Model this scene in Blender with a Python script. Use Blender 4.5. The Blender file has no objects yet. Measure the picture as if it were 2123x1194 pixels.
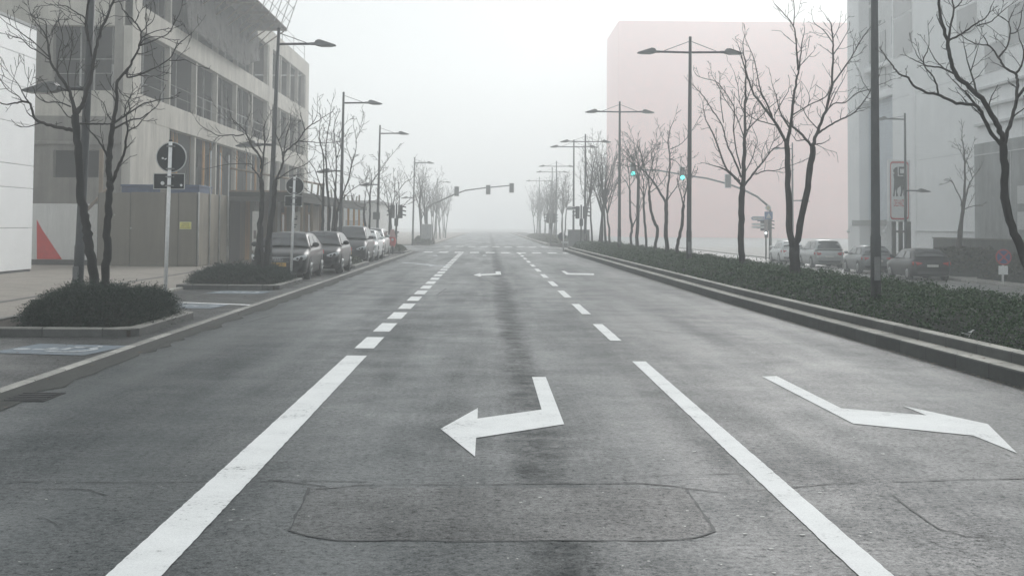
import bpy, math, random
import numpy as np
from mathutils import Vector, Matrix
R = math.radians
PI = math.pi
C = bpy.context.scene.collection
S = bpy.context.scene

# ------------------------------------------------------------------ survey camera
FPX, W0, H0 = 2700.0, 2123.0, 1194.0
VPX, VPY, EYE = 1013.0, 468.0, 1.7
TH, RO = R(2.5), R(0.45)
cF = Vector((0, math.cos(TH), math.sin(TH)))
_U = Vector((0, -math.sin(TH), math.cos(TH)))
_R = Vector((1, 0, 0))
cR = _R*math.cos(RO) + _U*math.sin(RO)
cU = _U*math.cos(RO) - _R*math.sin(RO)
_d = Vector((0, 1, 0))
PPX = VPX - FPX*_d.dot(cR)/_d.dot(cF)
PPY = VPY + FPX*_d.dot(cU)/_d.dot(cF)
EYEP = Vector((0, 0, EYE))

def ray(px, py):
    return cF + cR*((px-PPX)/FPX) - cU*((py-PPY)/FPX)
def G(px, py, z=0.0):                      # point on a level surface
    d = ray(px, py)
    return EYEP + d*((z-EYE)/d.z)
def D(px, py, Y):                          # point at a street distance Y
    d = ray(px, py)
    return EYEP + d*(Y/d.y)

# ------------------------------------------------------------------ materials
def new_mat(name):
    m = bpy.data.materials.new(name); m.use_nodes = True
    nt = m.node_tree
    for n in list(nt.nodes): nt.nodes.remove(n)
    out = nt.nodes.new('ShaderNodeOutputMaterial')
    b = nt.nodes.new('ShaderNodeBsdfPrincipled')
    nt.links.new(b.outputs[0], out.inputs['Surface'])
    return m, nt, b
def nd(nt, kind, **kw):
    n = nt.nodes.new(kind)
    for k, v in kw.items():
        if hasattr(n, k): setattr(n, k, v)
        else: n.inputs[k].default_value = v
    return n
def coords(nt, scale=(1,1,1), kind='Object'):
    tc = nd(nt, 'ShaderNodeTexCoord'); mp = nd(nt, 'ShaderNodeMapping')
    mp.inputs['Scale'].default_value = scale
    nt.links.new(tc.outputs[kind], mp.inputs[0])
    return mp.outputs[0]
def noise(nt, vec, scale, detail=4, rough=0.6):
    n = nd(nt, 'ShaderNodeTexNoise'); n.inputs['Scale'].default_value = scale
    n.inputs['Detail'].default_value = detail; n.inputs['Roughness'].default_value = rough
    nt.links.new(vec, n.inputs['Vector']); return n.outputs['Fac']
def ramp(nt, fac, stops):
    r = nd(nt, 'ShaderNodeValToRGB'); e = r.color_ramp.elements
    while len(e) > 1: e.remove(e[-1])
    e[0].position, e[0].color = stops[0][0], c4(stops[0][1])
    for p, c in stops[1:]:
        k = e.new(p); k.color = c4(c)
    nt.links.new(fac, r.inputs[0]); return r.outputs[0]
def c4(c):
    if isinstance(c, (int, float)): c = (c, c, c)
    return (c[0], c[1], c[2], 1.0)
def mixc(nt, fac, a, b, mode='MIX'):
    m = nd(nt, 'ShaderNodeMix'); m.data_type = 'RGBA'; m.blend_type = mode
    for sock, v in ((m.inputs[0], fac), (m.inputs[6], a), (m.inputs[7], b)):
        if hasattr(v, 'is_output'): nt.links.new(v, sock)
        else: sock.default_value = v if sock == m.inputs[0] else c4(v)
    return m.outputs[2]
def mth(nt, op, a, b=None):
    m = nd(nt, 'ShaderNodeMath'); m.operation = op
    for i, v in enumerate((a, b)):
        if v is None: continue
        if hasattr(v, 'is_output'): nt.links.new(v, m.inputs[i])
        else: m.inputs[i].default_value = v
    return m.outputs[0]
def bump(nt, b, h, strength=0.3, dist=0.02):
    n = nd(nt, 'ShaderNodeBump'); n.inputs['Strength'].default_value = strength
    n.inputs['Distance'].default_value = dist
    nt.links.new(h, n.inputs['Height']); nt.links.new(n.outputs[0], b.inputs['Normal'])

MATS = {}
def mat(name, col, rough=0.7, var=0.25, scale=6.0, metal=0.0, bmp=0.15, stretch=(1,1,1), spec=0.5, fine=0.12):
    """plain surface with blotches and fine grain"""
    if name in MATS: return MATS[name]
    m, nt, b = new_mat(name)
    v = coords(nt, stretch)
    n1 = noise(nt, v, scale, 5, 0.65); n2 = noise(nt, v, scale*14, 3, 0.7)
    lo = tuple(c*(1-var) for c in col); hi = tuple(min(1, c*(1+var)) for c in col)
    base = ramp(nt, n1, [(0.3, lo), (0.7, hi)])
    g = ramp(nt, n2, [(0.3, 1-fine*2), (0.7, 1.0)])
    nt.links.new(mixc(nt, 1.0, base, g, 'MULTIPLY'), b.inputs['Base Color'])
    b.inputs['Roughness'].default_value = rough; b.inputs['Metallic'].default_value = metal
    b.inputs['Specular IOR Level'].default_value = spec
    if bmp: bump(nt, b, n2, bmp, 0.01)
    MATS[name] = m; return m
def emit(name, col, strength):
    m, nt, b = new_mat(name)
    b.inputs['Base Color'].default_value = c4(col)
    b.inputs['Emission Color'].default_value = c4(col); b.inputs['Emission Strength'].default_value = strength
    MATS[name] = m; return m

def asphalt(name, lo, hi, stain=False, stretch=(0.8, 0.07, 1)):
    m, nt, b = new_mat(name)
    v = coords(nt); vs = coords(nt, stretch)
    big = noise(nt, vs, 1.0, 6, 0.6); med = noise(nt, v, 0.8, 8, 0.78)
    fine = noise(nt, v, 22, 5, 0.85); grit = noise(nt, v, 75, 3, 0.75)
    f = mth(nt, 'ADD', mth(nt, 'MULTIPLY', big, 0.55), mth(nt, 'MULTIPLY', med, 0.45))
    col = ramp(nt, f, [(0.36, lo), (0.62, hi)])
    col = mixc(nt, 1.0, col, ramp(nt, fine, [(0.30, 0.30), (0.46, 0.85), (0.6, 1.1), (0.75, 1.75)]), 'MULTIPLY')
    col = mixc(nt, 1.0, col, ramp(nt, grit, [(0.32, 0.45), (0.52, 1.0), (0.72, 1.9)]), 'MULTIPLY')
    stone = ramp(nt, noise(nt, v, 95, 1, 0.5), [(0.66, 0.0), (0.72, .55)])
    col = mixc(nt, stone, col, (.30, .30, .29))
    rough = ramp(nt, f, [(0.36, 0.55), (0.62, 0.28)])
    spc = mth(nt, 'MULTIPLY', ramp(nt, fine, [(0.38, 0.03), (0.5, .75), (0.62, 1.9)]), ramp(nt, grit, [(0.36, .25), (0.6, 1.0)]))
    spc = mth(nt, 'MULTIPLY', spc, ramp(nt, f, [(0.36, .32), (0.62, .70)]))
    if stain:
        sx = nd(nt, 'ShaderNodeSeparateXYZ'); nt.links.new(v, sx.inputs[0])
        wob = mth(nt, 'MULTIPLY', mth(nt, 'SUBTRACT', noise(nt, coords(nt, (1, .35, 1)), 0.9, 5, 0.7), 0.5), 0.7)
        dx = mth(nt, 'ABSOLUTE', mth(nt, 'SUBTRACT', mth(nt, 'ADD', sx.outputs[0], wob), 0.40))
        band = nd(nt, 'ShaderNodeMapRange'); band.interpolation_type = 'SMOOTHSTEP'
        nt.links.new(dx, band.inputs[0]); band.inputs[1].default_value = 0.34; band.inputs[2].default_value = 0.02
        k = mth(nt, 'MULTIPLY', band.outputs[0], ramp(nt, noise(nt, v, 2.2, 5, .7), [(0.34, 0.05), (0.66, 0.72)]))
        col = mixc(nt, k, col, tuple(c*0.42 for c in lo))
        rough = mixc(nt, k, rough, .8); spc = mth(nt, 'MULTIPLY', spc, mth(nt, 'SUBTRACT', 1.0, mth(nt, 'MULTIPLY', k, .75)))
        # polished wheel paths
        for xc in (-0.75, 1.25, 3.0, 4.6, -2.6, -4.0):
            d2 = mth(nt, 'ABSOLUTE', mth(nt, 'SUBTRACT', mth(nt, 'ADD', sx.outputs[0], wob), xc))
            b2 = nd(nt, 'ShaderNodeMapRange'); b2.interpolation_type = 'SMOOTHSTEP'
            nt.links.new(d2, b2.inputs[0]); b2.inputs[1].default_value = 0.45; b2.inputs[2].default_value = 0.05
            k2 = mth(nt, 'MULTIPLY', b2.outputs[0], mth(nt, 'MULTIPLY', big, 0.8))
            col = mixc(nt, k2, col, tuple(min(1, c*1.25) for c in hi))
    nt.links.new(col, b.inputs['Base Color']); nt.links.new(rough, b.inputs['Roughness'])
    nt.links.new(spc, b.inputs['Specular IOR Level'])
    bump(nt, b, mth(nt, 'ADD', fine, grit), 0.4, 0.006)
    MATS[name] = m; return m
def paint(name, col, wear=0.5):
    """road paint worn through to the asphalt"""
    m, nt, b = new_mat(name)
    v = coords(nt)
    n = noise(nt, v, 26, 5, 0.75); n2 = noise(nt, v, 1.6, 4, .7); n3 = noise(nt, v, 110, 3, .7)
    f = mth(nt, 'ADD', mth(nt, 'MULTIPLY', n, 0.6), mth(nt, 'MULTIPLY', n2, 0.4))
    k = ramp(nt, f, [(0.29+wear*0.08, 1.0), (0.35+wear*0.08, 0.12), (0.40+wear*.08, 0.0)])
    col2 = mixc(nt, 1.0, col, ramp(nt, n3, [(0.3, 0.82), (0.6, 1.0)]), 'MULTIPLY')
    col2 = mixc(nt, 1.0, col2, ramp(nt, n2, [(0.3, 0.86), (0.7, 1.0)]), 'MULTIPLY')
    nt.links.new(mixc(nt, k, col2, (.11, .115, .115)), b.inputs['Base Color'])
    b.inputs['Roughness'].default_value = 0.6
    bump(nt, b, n3, 0.25, 0.004)
    MATS[name] = m; return m
def kerbmat(name, col, joint=1.0, axis=1, dirt=(.05, .055, .05)):
    """concrete units with open joints every `joint` metres"""
    m, nt, b = new_mat(name)
    v = coords(nt); sx = nd(nt, 'ShaderNodeSeparateXYZ'); nt.links.new(v, sx.inputs[0])
    fr = mth(nt, 'FRACT', mth(nt, 'MULTIPLY', sx.outputs[axis], 1.0/joint))
    j = mth(nt, 'LESS_THAN', fr, 0.022/joint)
    wn = nd(nt, 'ShaderNodeTexWhiteNoise'); wn.noise_dimensions = '1D'
    nt.links.new(mth(nt, 'FLOOR', mth(nt, 'MULTIPLY', sx.outputs[axis], 1.0/joint)), wn.inputs['W'])
    n = noise(nt, v, 5, 6, .7); g = noise(nt, v, 70, 3, .7)
    base = ramp(nt, n, [(0.28, tuple(c*.62 for c in col)), (0.62, col), (0.8, tuple(c*1.15 for c in col))])
    base = mixc(nt, 1.0, base, ramp(nt, g, [(0.3, .75), (0.7, 1.05)]), 'MULTIPLY')
    base = mixc(nt, 1.0, base, ramp(nt, wn.outputs['Value'], [(0.0, .70), (1.0, 1.12)]), 'MULTIPLY')
    nt.links.new(mixc(nt, j, base, dirt), b.inputs['Base Color'])
    b.inputs['Roughness'].default_value = 0.8; bump(nt, b, g, 0.3, 0.006)
    MATS[name] = m; return m
def slabs(name, col, sx_, sy_, gap=0.012, kind='Object'):
    m, nt, b = new_mat(name)
    v = coords(nt)
    br = nd(nt, 'ShaderNodeTexBrick'); br.offset = 0.5
    br.inputs['Scale'].default_value = 1.0; br.inputs['Brick Width'].default_value = sx_
    br.inputs['Row Height'].default_value = sy_; br.inputs['Mortar Size'].default_value = gap
    br.inputs['Color1'].default_value = c4(col); br.inputs['Color2'].default_value = c4(tuple(c*.86 for c in col))
    br.inputs['Mortar'].default_value = c4(tuple(c*.45 for c in col))
    nt.links.new(v, br.inputs['Vector'])
    n = noise(nt, v, 0.8, 6, .7); g = noise(nt, v, 40, 3, .7)
    c = mixc(nt, 1.0, br.outputs[0], ramp(nt, n, [(0.3, .72), (0.7, 1.1)]), 'MULTIPLY')
    c = mixc(nt, 1.0, c, ramp(nt, g, [(0.3, .8), (0.7, 1.06)]), 'MULTIPLY')
    nt.links.new(c, b.inputs['Base Color']); b.inputs['Roughness'].default_value = 0.75
    bump(nt, b, g, .25, .006); MATS[name] = m; return m
def leafmat(name, stops, rough=0.55, trans=0.0):
    m, nt, b = new_mat(name)
    g = nd(nt, 'ShaderNodeNewGeometry')
    v = coords(nt); n = noise(nt, v, 1.1, 4, .7)
    f = mth(nt, 'ADD', mth(nt, 'MULTIPLY', g.outputs['Random Per Island'], 0.6), mth(nt, 'MULTIPLY', n, 0.4))
    nt.links.new(ramp(nt, f, stops), b.inputs['Base Color'])
    b.inputs['Roughness'].default_value = rough
    b.inputs['Specular IOR Level'].default_value = 0.25
    MATS[name] = m; return m
def concrete(name, col, streak=0.35, blot=0.3):
    """cast concrete: cloudy, with rain streaks and form-board seams"""
    m, nt, b = new_mat(name)
    v = coords(nt); vs = coords(nt, (1.6, 1.6, 0.09))
    n = noise(nt, v, 0.55, 6, .68); s = noise(nt, vs, 1.4, 5, .7); g = noise(nt, v, 22, 3, .75)
    base = ramp(nt, n, [(0.3, tuple(c*(1-blot) for c in col)), (0.7, tuple(min(1, c*(1+blot*.6)) for c in col))])
    base = mixc(nt, 1.0, base, ramp(nt, s, [(0.32, 1-streak), (0.6, 1.0)]), 'MULTIPLY')
    base = mixc(nt, 1.0, base, ramp(nt, g, [(0.3, .85), (0.7, 1.05)]), 'MULTIPLY')
    nt.links.new(base, b.inputs['Base Color']); b.inputs['Roughness'].default_value = .85
    bump(nt, b, g, .2, .01); MATS[name] = m; return m

# ------------------------------------------------------------------ mesh building
class MB:
    def __init__(s): s.v = []; s.f = []; s.sm = []; s.mi = []; s.cm = 0
    def add(s, vs, fs, smooth=False):
        o = len(s.v); s.v += [tuple(p) for p in vs]
        for f in fs:
            s.f.append([i+o for i in f]); s.sm.append(smooth); s.mi.append(s.cm)
        return s
    def box(s, x0, x1, y0, y1, z0, z1, M=None):
        p = [Vector((x, y, z)) for z in (z0, z1) for y in (y0, y1) for x in (x0, x1)]
        if M is not None: p = [M @ q for q in p]
        return s.add(p, [(0,2,3,1), (4,5,7,6), (0,1,5,4), (1,3,7,5), (3,2,6,7), (2,0,4,6)])
    def bbox(s, x0, x1, y0, y1, z0, z1, b=0.01, M=None):
        """box with chamfered edges"""
        xs, ys, zs = (x0, x1), (y0, y1), (z0, z1)
        vs = []; idx = {}
        for ix in (0, 1):
            for iy in (0, 1):
                for iz in (0, 1):
                    for a in range(3):
                        p = [xs[ix]+(b if ix == 0 else -b), ys[iy]+(b if iy == 0 else -b), zs[iz]+(b if iz == 0 else -b)]
                        p[a] = (xs[ix], ys[iy], zs[iz])[a]
                        idx[(ix, iy, iz, a)] = len(vs); vs.append(Vector(p))
        F = []
        g = lambda x, y, z, a: idx[(x, y, z, a)]
        F += [(g(0,0,0,0), g(0,0,1,0), g(0,1,1,0), g(0,1,0,0)), (g(1,0,0,0), g(1,1,0,0), g(1,1,1,0), g(1,0,1,0))]
        F += [(g(0,0,0,1), g(1,0,0,1), g(1,0,1,1), g(0,0,1,1)), (g(0,1,0,1), g(0,1,1,1), g(1,1,1,1), g(1,1,0,1))]
        F += [(g(0,0,0,2), g(0,1,0,2), g(1,1,0,2), g(1,0,0,2)), (g(0,0,1,2), g(1,0,1,2), g(1,1,1,2), g(0,1,1,2))]
        for i in (0, 1):
            for j in (0, 1):
                F.append((g(i,j,0,0), g(i,j,1,0), g(i,j,1,1), g(i,j,0,1)))
                F.append((g(i,0,j,0), g(i,1,j,0), g(i,1,j,2), g(i,0,j,2)))
                F.append((g(0,i,j,1), g(1,i,j,1), g(1,i,j,2), g(0,i,j,2)))
        for ix in (0, 1):
            for iy in (0, 1):
                for iz in (0, 1): F.append((g(ix,iy,iz,0), g(ix,iy,iz,1), g(ix,iy,iz,2)))
        if M is not None: vs = [M @ q for q in vs]
        return s.add(vs, F)
    def tube(s, pts, rad, n=8, cap=True, smooth=True):
        pts = [Vector(p) for p in pts]; k = len(pts)
        if isinstance(rad, (int, float)): rad = [rad]*k
        vs = []; fs = []
        T = (pts[1]-pts[0]).normalized()
        a = Vector((0, 0, 1)) if abs(T.z) < 0.9 else Vector((1, 0, 0))
        N = T.cross(a).normalized()
        for i, p in enumerate(pts):
            T2 = (pts[min(i+1, k-1)] - pts[max(i-1, 0)])
            if T2.length > 1e-9: T = T2.normalized()
            N = (N - T*N.dot(T))
            if N.length < 1e-6: N = T.orthogonal()
            N.normalize(); B = T.cross(N)
            for j in range(n):
                t = 2*PI*j/n
                vs.append(p + (N*math.cos(t) + B*math.sin(t))*rad[i])
        for i in range(k-1):
            for j in range(n):
                fs.append((i*n+j, i*n+(j+1) % n, (i+1)*n+(j+1) % n, (i+1)*n+j))
        if cap: fs += [tuple(range(n-1, -1, -1)), tuple((k-1)*n+j for j in range(n))]
        return s.add(vs, fs, smooth)
    def prism(s, poly, d0, d1, plane='XZ', M=None):
        """polygon (a,b) extruded along the third axis from d0 to d1"""
        n = len(poly); vs = []
        for d in (d0, d1):
            for a, b in poly:
                vs.append(Vector((a, d, b)) if plane == 'XZ' else Vector((d, a, b)) if plane == 'YZ' else Vector((a, b, d)))
        if M is not None: vs = [M @ q for q in vs]
        fs = [tuple(range(n)), tuple(range(2*n-1, n-1, -1))] + [(i, n+i, n+(i+1) % n, (i+1) % n) for i in range(n)]
        return s.add(vs, fs)
    def sheet(s, pts): return s.add(pts, [tuple(range(len(pts)))])
    def ball(s, c, r, nu=12, nv=8, sc=(1,1,1), M=None):
        vs = []; fs = []; c = Vector(c)
        for i in range(nv+1):
            ph = PI*i/nv
            for j in range(nu):
                t = 2*PI*j/nu
                p = Vector((math.sin(ph)*math.cos(t)*sc[0], math.sin(ph)*math.sin(t)*sc[1], math.cos(ph)*sc[2]))*r
                if M is not None: p = M @ p
                vs.append(c+p)
        for i in range(nv):
            for j in range(nu): fs.append((i*nu+j, (i+1)*nu+j, (i+1)*nu+(j+1) % nu, i*nu+(j+1) % nu))
        return s.add(vs, fs, True)
    def disc(s, c, r, t, axis='Y', n=28, M=None, smooth=False):
        """coin: centre, radius, thickness along axis"""
        poly = [(math.cos(2*PI*i/n)*r, math.sin(2*PI*i/n)*r) for i in range(n)]
        T = Matrix.Translation(Vector(c))
        pl = {'Y': 'XZ', 'X': 'YZ', 'Z': 'XY'}[axis]
        return s.prism(poly, -t/2, t/2, pl, (M @ T) if M is not None else T)
    def loft(s, rings, closed=True, caps=True, smooth=True):
        n = len(rings[0]); vs = [p for r in rings for p in r]; fs = []
        for i in range(len(rings)-1):
            for j in range(n if closed else n-1):
                fs.append((i*n+j, i*n+(j+1) % n, (i+1)*n+(j+1) % n, (i+1)*n+j))
        s.add(vs, fs, smooth)
        if caps and closed:
            s.add(rings[0], [tuple(range(n-1, -1, -1))]); s.add(rings[-1], [tuple(range(n))])
        return s
    def build(s, name, m, parent=None, loc=None, local=False):
        off = Vector((0, 0, 0))
        if loc is not None: off = Vector(loc)
        elif parent is not None and not local:
            off = ORIG.get(root_of(parent).name, Vector((0, 0, 0)))
        me = bpy.data.meshes.new(name)
        me.from_pydata([(p[0]-off.x, p[1]-off.y, p[2]-off.z) for p in s.v], [], s.f)
        me.polygons.foreach_set('use_smooth', s.sm)
        ms = m if isinstance(m, (list, tuple)) else [m]
        for q in ms: me.materials.append(q)
        if len(ms) > 1: me.polygons.foreach_set('material_index', s.mi)
        me.update()
        o = bpy.data.objects.new(name, me); C.objects.link(o)
        if parent is not None: o.parent = parent
        if loc is not None: o.location = off
        return o
ORIG = {}
def root_of(o):
    while o.parent is not None: o = o.parent
    return o
def tag(o, label=None, cat=None, group=None, kind=None):
    if label: o['label'] = label
    if cat: o['category'] = cat
    if group: o['group'] = group
    if kind: o['kind'] = kind
    return o
def thing(name, label, cat, loc=(0,0,0), rz=0.0, group=None):
    o = bpy.data.objects.new(name, None); C.objects.link(o)
    o.location = loc; o.rotation_euler = (0, 0, rz); o.empty_display_size = 0.2
    ORIG[o.name] = Vector(loc)
    return tag(o, label, cat, group)
def struct(name, mb, m, loc=None): return tag(mb.build(name, m, loc=loc), kind='structure')
def np_mesh(name, V, F, m, parent=None, loc=None, nside=4):
    off = np.array(loc if loc is not None else (ORIG[root_of(parent).name] if parent is not None else (0, 0, 0)), dtype=float)
    V = (V.reshape(-1, 3)-off).astype(np.float32)
    me = bpy.data.meshes.new(name)
    nf = F.shape[0]
    me.vertices.add(len(V)); me.vertices.foreach_set('co', V.ravel())
    me.loops.add(nf*nside); me.loops.foreach_set('vertex_index', F.ravel().astype(np.int32))
    me.polygons.add(nf); me.polygons.foreach_set('loop_start', np.arange(nf, dtype=np.int32)*nside)
    me.update(calc_edges=True); me.validate()
    for q in (m if isinstance(m, (list, tuple)) else [m]): me.materials.append(q)
    o = bpy.data.objects.new(name, me); C.objects.link(o)
    if parent is not None: o.parent = parent
    elif loc is not None: o.location = loc
    return o
def text(name, body, size, m, parent, M, ext=0.002, align='CENTER', sx=1.0, local=True):
    """lettering converted to real mesh"""
    cu = bpy.data.curves.new(name, 'FONT'); cu.body = body; cu.size = size; cu.extrude = ext
    cu.align_x = align; cu.align_y = 'CENTER'; cu.space_line = 0.85
    o = bpy.data.objects.new(name+'_tmp', cu); C.objects.link(o)
    dg = bpy.context.evaluated_depsgraph_get()
    me = bpy.data.meshes.new_from_object(o.evaluated_get(dg)); bpy.data.objects.remove(o)
    me.materials.clear(); me.materials.append(m)
    me.transform(Matrix.Diagonal((sx, 1, 1, 1)))
    off = Vector((0, 0, 0)) if local else ORIG[root_of(parent).name]
    me.transform(Matrix.Translation(-off) @ M)
    r = bpy.data.objects.new(name, me); C.objects.link(r); r.parent = parent
    return r
FRONT = Matrix.Rotation(PI/2, 4, 'X')      # lettering upright, read from -Y
HAZE, SKY, EXPO = 0.0041, 0.105, 0.38
# ------------------------------------------------------------------ ground, road, markings
M_asph = asphalt('road_asphalt', (.016, .025, .028), (.062, .070, .072), stain=True)
M_asph2 = asphalt('side_asphalt', (.07, .074, .075), (.11, .113, .112))
M_bay = asphalt('bay_asphalt', (.028, .03, .03), (.05, .051, .05), stretch=(.6, .4, 1))
M_white = paint('road_paint', (.84, .85, .84), 0.8)
M_old = paint('worn_road_paint', (.50, .53, .55), 1.3)
M_blue = paint('worn_blue_paint', (.15, .19, .23), 1.5)
M_crack = mat('crack_tar', (.022, .026, .028), .6, .3, 20, bmp=0)
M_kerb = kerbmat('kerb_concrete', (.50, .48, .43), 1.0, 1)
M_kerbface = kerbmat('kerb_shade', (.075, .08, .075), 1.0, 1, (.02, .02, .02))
M_edge = kerbmat('edging', (.40, .39, .36), 1.0, 1)
M_pave = slabs('pavement_slabs', (.33, .295, .255), .4, .2, .006)
M_soil = mat('bed_soil', (.06, .05, .04), .95, .4, 5, bmp=.6)
M_gutter = mat('gutter_moss', (.042, .046, .040), .9, .6, 3.5, stretch=(1.4, .3, 1), bmp=.5, fine=.42)
M_ground = mat('ground_far', (.30, .30, .29), .9, .2, .3)

ZR = -0.65                                  # level of the carriageway behind the hedge
mb = MB(); mb.sheet([(-500, -120, -.72), (600, -120, -.72), (600, 900, -.72), (-500, 900, -.72)])
struct('ground', mb, M_ground)
def kx(Y):                                   # kerb line of the central bed
    P = [(-30, 6.45), (14, 5.77), (22, 5.57), (30, 5.42), (50, 5.28), (84, 5.12)]
    for (a, xa), (b, xb) in zip(P, P[1:]):
        if Y <= b: return xa + (xb-xa)*(Y-a)/(b-a)
    return P[-1][1]
mb = MB()
ys = [-30, -10, 0, 8, 14, 22, 30, 40, 50, 60, 70, 84, 112, 150, 200, 260, 420]
mb.loft([[Vector((-4.8, y, 0)), Vector((kx(y)+.15, y, 0))] for y in ys], closed=False, caps=False, smooth=False)
struct('road', mb, M_asph)
mb = MB(); mb.sheet([(-8.0, -30, -.004), (-4.5, -30, -.004), (-4.5, 84, -.004), (-8.0, 84, -.004)])
struct('parking_lane', mb, M_bay)
mb = MB()
mb.sheet([(-160, 86, -.006), (5.0, 86, -.006), (5.0, 111, -.006), (-160, 111, -.006)])
mb.sheet([(5.0, 87, -.006), (13, 87, ZR+.005), (13, 111, ZR+.005), (5.0, 111, -.006)])
struct('side_road', mb, M_asph2)
mb = MB(); mb.box(-60, -7.9, -30, 85.5, -.71, .05)
struct('pavement', mb, M_pave)
mb = MB(); mb.box(-60, -5.0, 112, 320, -.71, .06)
struct('far_pavement', mb, M_pave)
mb = MB()
mb.box(-10.12, -9.94, -30, 85.5, .046, .054)
struct('pavement_channel', mb, mat('channel', (.10, .10, .095), .8, .3, 3))
mb = MB(); mb.bbox(-8.0, -7.86, -30, 85.5, -.3, .062, .012)
struct('pavement_kerb', mb, M_kerb)
mb = MB(); mb.bbox(-4.96, -4.83, -30, 84, -.2, .018, .012)
struct('road_edging', mb, M_edge)
random.seed(4)
mb = MB()
r = []
y = -5.0
while y < 84:
    r.append([Vector((-4.83, y, .006)), Vector((-4.42+random.uniform(-.10, .07), y, .005))]); y += random.uniform(.25, .7)
mb.loft(r, closed=False, caps=False, smooth=False)
struct('gutter', mb, M_gutter)
# kerbs of the central bed: two steps
def sweep(prof, yy, f):
    rings = [[Vector((f(y)+x, y, z)) for x, z in prof] for y in yy]
    return rings
yy = [-30]+[y for y in range(-10, 89, 2)]
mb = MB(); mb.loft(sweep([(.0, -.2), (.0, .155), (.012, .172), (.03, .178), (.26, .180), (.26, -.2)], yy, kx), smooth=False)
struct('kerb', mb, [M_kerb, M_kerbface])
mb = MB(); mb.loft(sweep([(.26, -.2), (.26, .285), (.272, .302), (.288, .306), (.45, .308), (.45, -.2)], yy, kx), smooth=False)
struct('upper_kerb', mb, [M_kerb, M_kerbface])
for o in (bpy.data.objects['kerb'], bpy.data.objects['upper_kerb']):     # road-facing sides carry painted shade, a darker kerb colour
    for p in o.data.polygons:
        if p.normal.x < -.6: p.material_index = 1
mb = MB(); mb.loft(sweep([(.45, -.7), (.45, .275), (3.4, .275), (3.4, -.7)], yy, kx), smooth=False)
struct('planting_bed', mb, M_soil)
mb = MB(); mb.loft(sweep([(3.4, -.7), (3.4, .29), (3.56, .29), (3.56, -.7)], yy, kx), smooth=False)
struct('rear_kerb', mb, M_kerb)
random.seed(31)
mb = MB()
y = 9.0
while y < 60:                                                # grit and dead leaves washed against the kerb foot
    for q in range(3):
        d = random.expovariate(16); s_ = random.uniform(.008, .028); c_ = (kx(y)-.02-d, y+random.uniform(-.1, .1)); a = random.uniform(0, 6)
        mb.sheet([(c_[0]+math.cos(a+k*1.57)*s_*random.uniform(.5, 1), c_[1]+math.sin(a+k*1.57)*s_*random.uniform(.8, 1.8), .006) for k in range(4)])
    y += .06
tag(struct('kerb_grit', mb, mat('grit', (.30, .27, .22), .9, .7, 30, bmp=0)), kind='stuff')
mb = MB()
for i in range(420):
    y = random.uniform(8, 45); x = random.choice((random.uniform(-5.3, -4.35), kx(y)+random.uniform(.03, .25), kx(y)+random.uniform(.3, .46), random.uniform(-8, -5.1)))
    z = .185 if kx(y) < x < kx(y)+.27 else .313 if x > kx(y) else .012; s_ = random.uniform(.015, .04); a = random.uniform(0, 6)
    mb.sheet([(x+math.cos(a+k*1.57)*s_*(1 if k % 2 else .5), y+math.sin(a+k*1.57)*s_*(1 if k % 2 else .5), z+random.uniform(0, .012)) for k in range(4)])
tag(struct('dead_leaves', mb, mat('dead_leaf', (.14, .085, .045), .9, .6, 30, bmp=0)), kind='stuff')
# second carriageway, its kerb and pavement
mb = MB(); mb.sheet([(8.6, -60, ZR), (21.4, -60, ZR), (21.4, 150, ZR), (8.6, 150, ZR)])
struct('second_road', mb, asphalt('second_asphalt', (.17, .168, .16), (.235, .23, .22)))
mb = MB(); mb.bbox(21.35, 21.55, -60, 86, ZR-.1, ZR+.12, .015)
struct('second_kerb', mb, kerbmat('second_kerb_concrete', (.45, .43, .40), 1.0, 1))
mb = MB(); mb.box(21.5, 90, -60, 150, -.72, ZR+.09)
struct('second_pavement', mb, slabs('second_paving', (.30, .285, .26), .6, .3, .01))
mb = MB(); mb.box(5.3, 8.8, 113, 330, -.72, .16)
struct('far_planting_bed', mb, M_soil)
mb = MB(); mb.box(4.95, 5.3, 112.8, 330, -.72, .19)
struct('far_kerb', mb, M_kerb)

def mark(name, polys, m, z=.005):
    mb = MB()
    for p in polys: mb.sheet([(q[0], q[1], z) for q in p])
    return struct(name, mb, m)
def rect(x0, x1, y0, y1): return [(x0, y0), (x1, y0), (x1, y1), (x0, y1)]
# ragged long edges so the paint is not razor clean
def ragged(x0, x1, y0, y1, e=.004, st=.12):
    n = max(2, int((y1-y0)/st)); L = []; Rr = []
    for i in range(n+1):
        y = y0+(y1-y0)*i/n
        L.append((x0+random.uniform(-e, e), y)); Rr.append((x1+random.uniform(-e, e), y))
    return L+Rr[::-1]
def px_poly(pts): return [tuple(G(x, y, .005)[:2]) for x, y in pts]
mark('lane_line', [ragged(-1.83, -1.565, -6, 17.0, .003, .07)], M_white)
mark('lane_line', [ragged(1.825, 1.998, -6, 16.55, .003, .07)], M_white)
mark('dashed_lane_line', [ragged(-1.83, -1.565, 18.0+2.83*k, 19.8+2.83*k) for k in range(22)], M_white)
mark('dashed_lane_line', [ragged(1.825, 1.998, 19.5+5.84*k, 22.8+5.84*k) for k in range(11)], M_white)
mark('direction_arrow', [px_poly([(1103,781),(1131.6,781),(1169.6,878.8),(987,907),(984.8,945.7),(913.3,888.3),(990.9,845),(990,867),(1122.8,848.4)])], M_white)
mark('direction_arrow', [px_poly([(1579.6,780),(1610,779),(1744.8,846),(1920.9,860.4),(1872.6,840.9),(2047.8,878.3),(2108.7,938.7),(2017.4,902.2),(1768.7,877.4)])], M_white)
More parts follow.
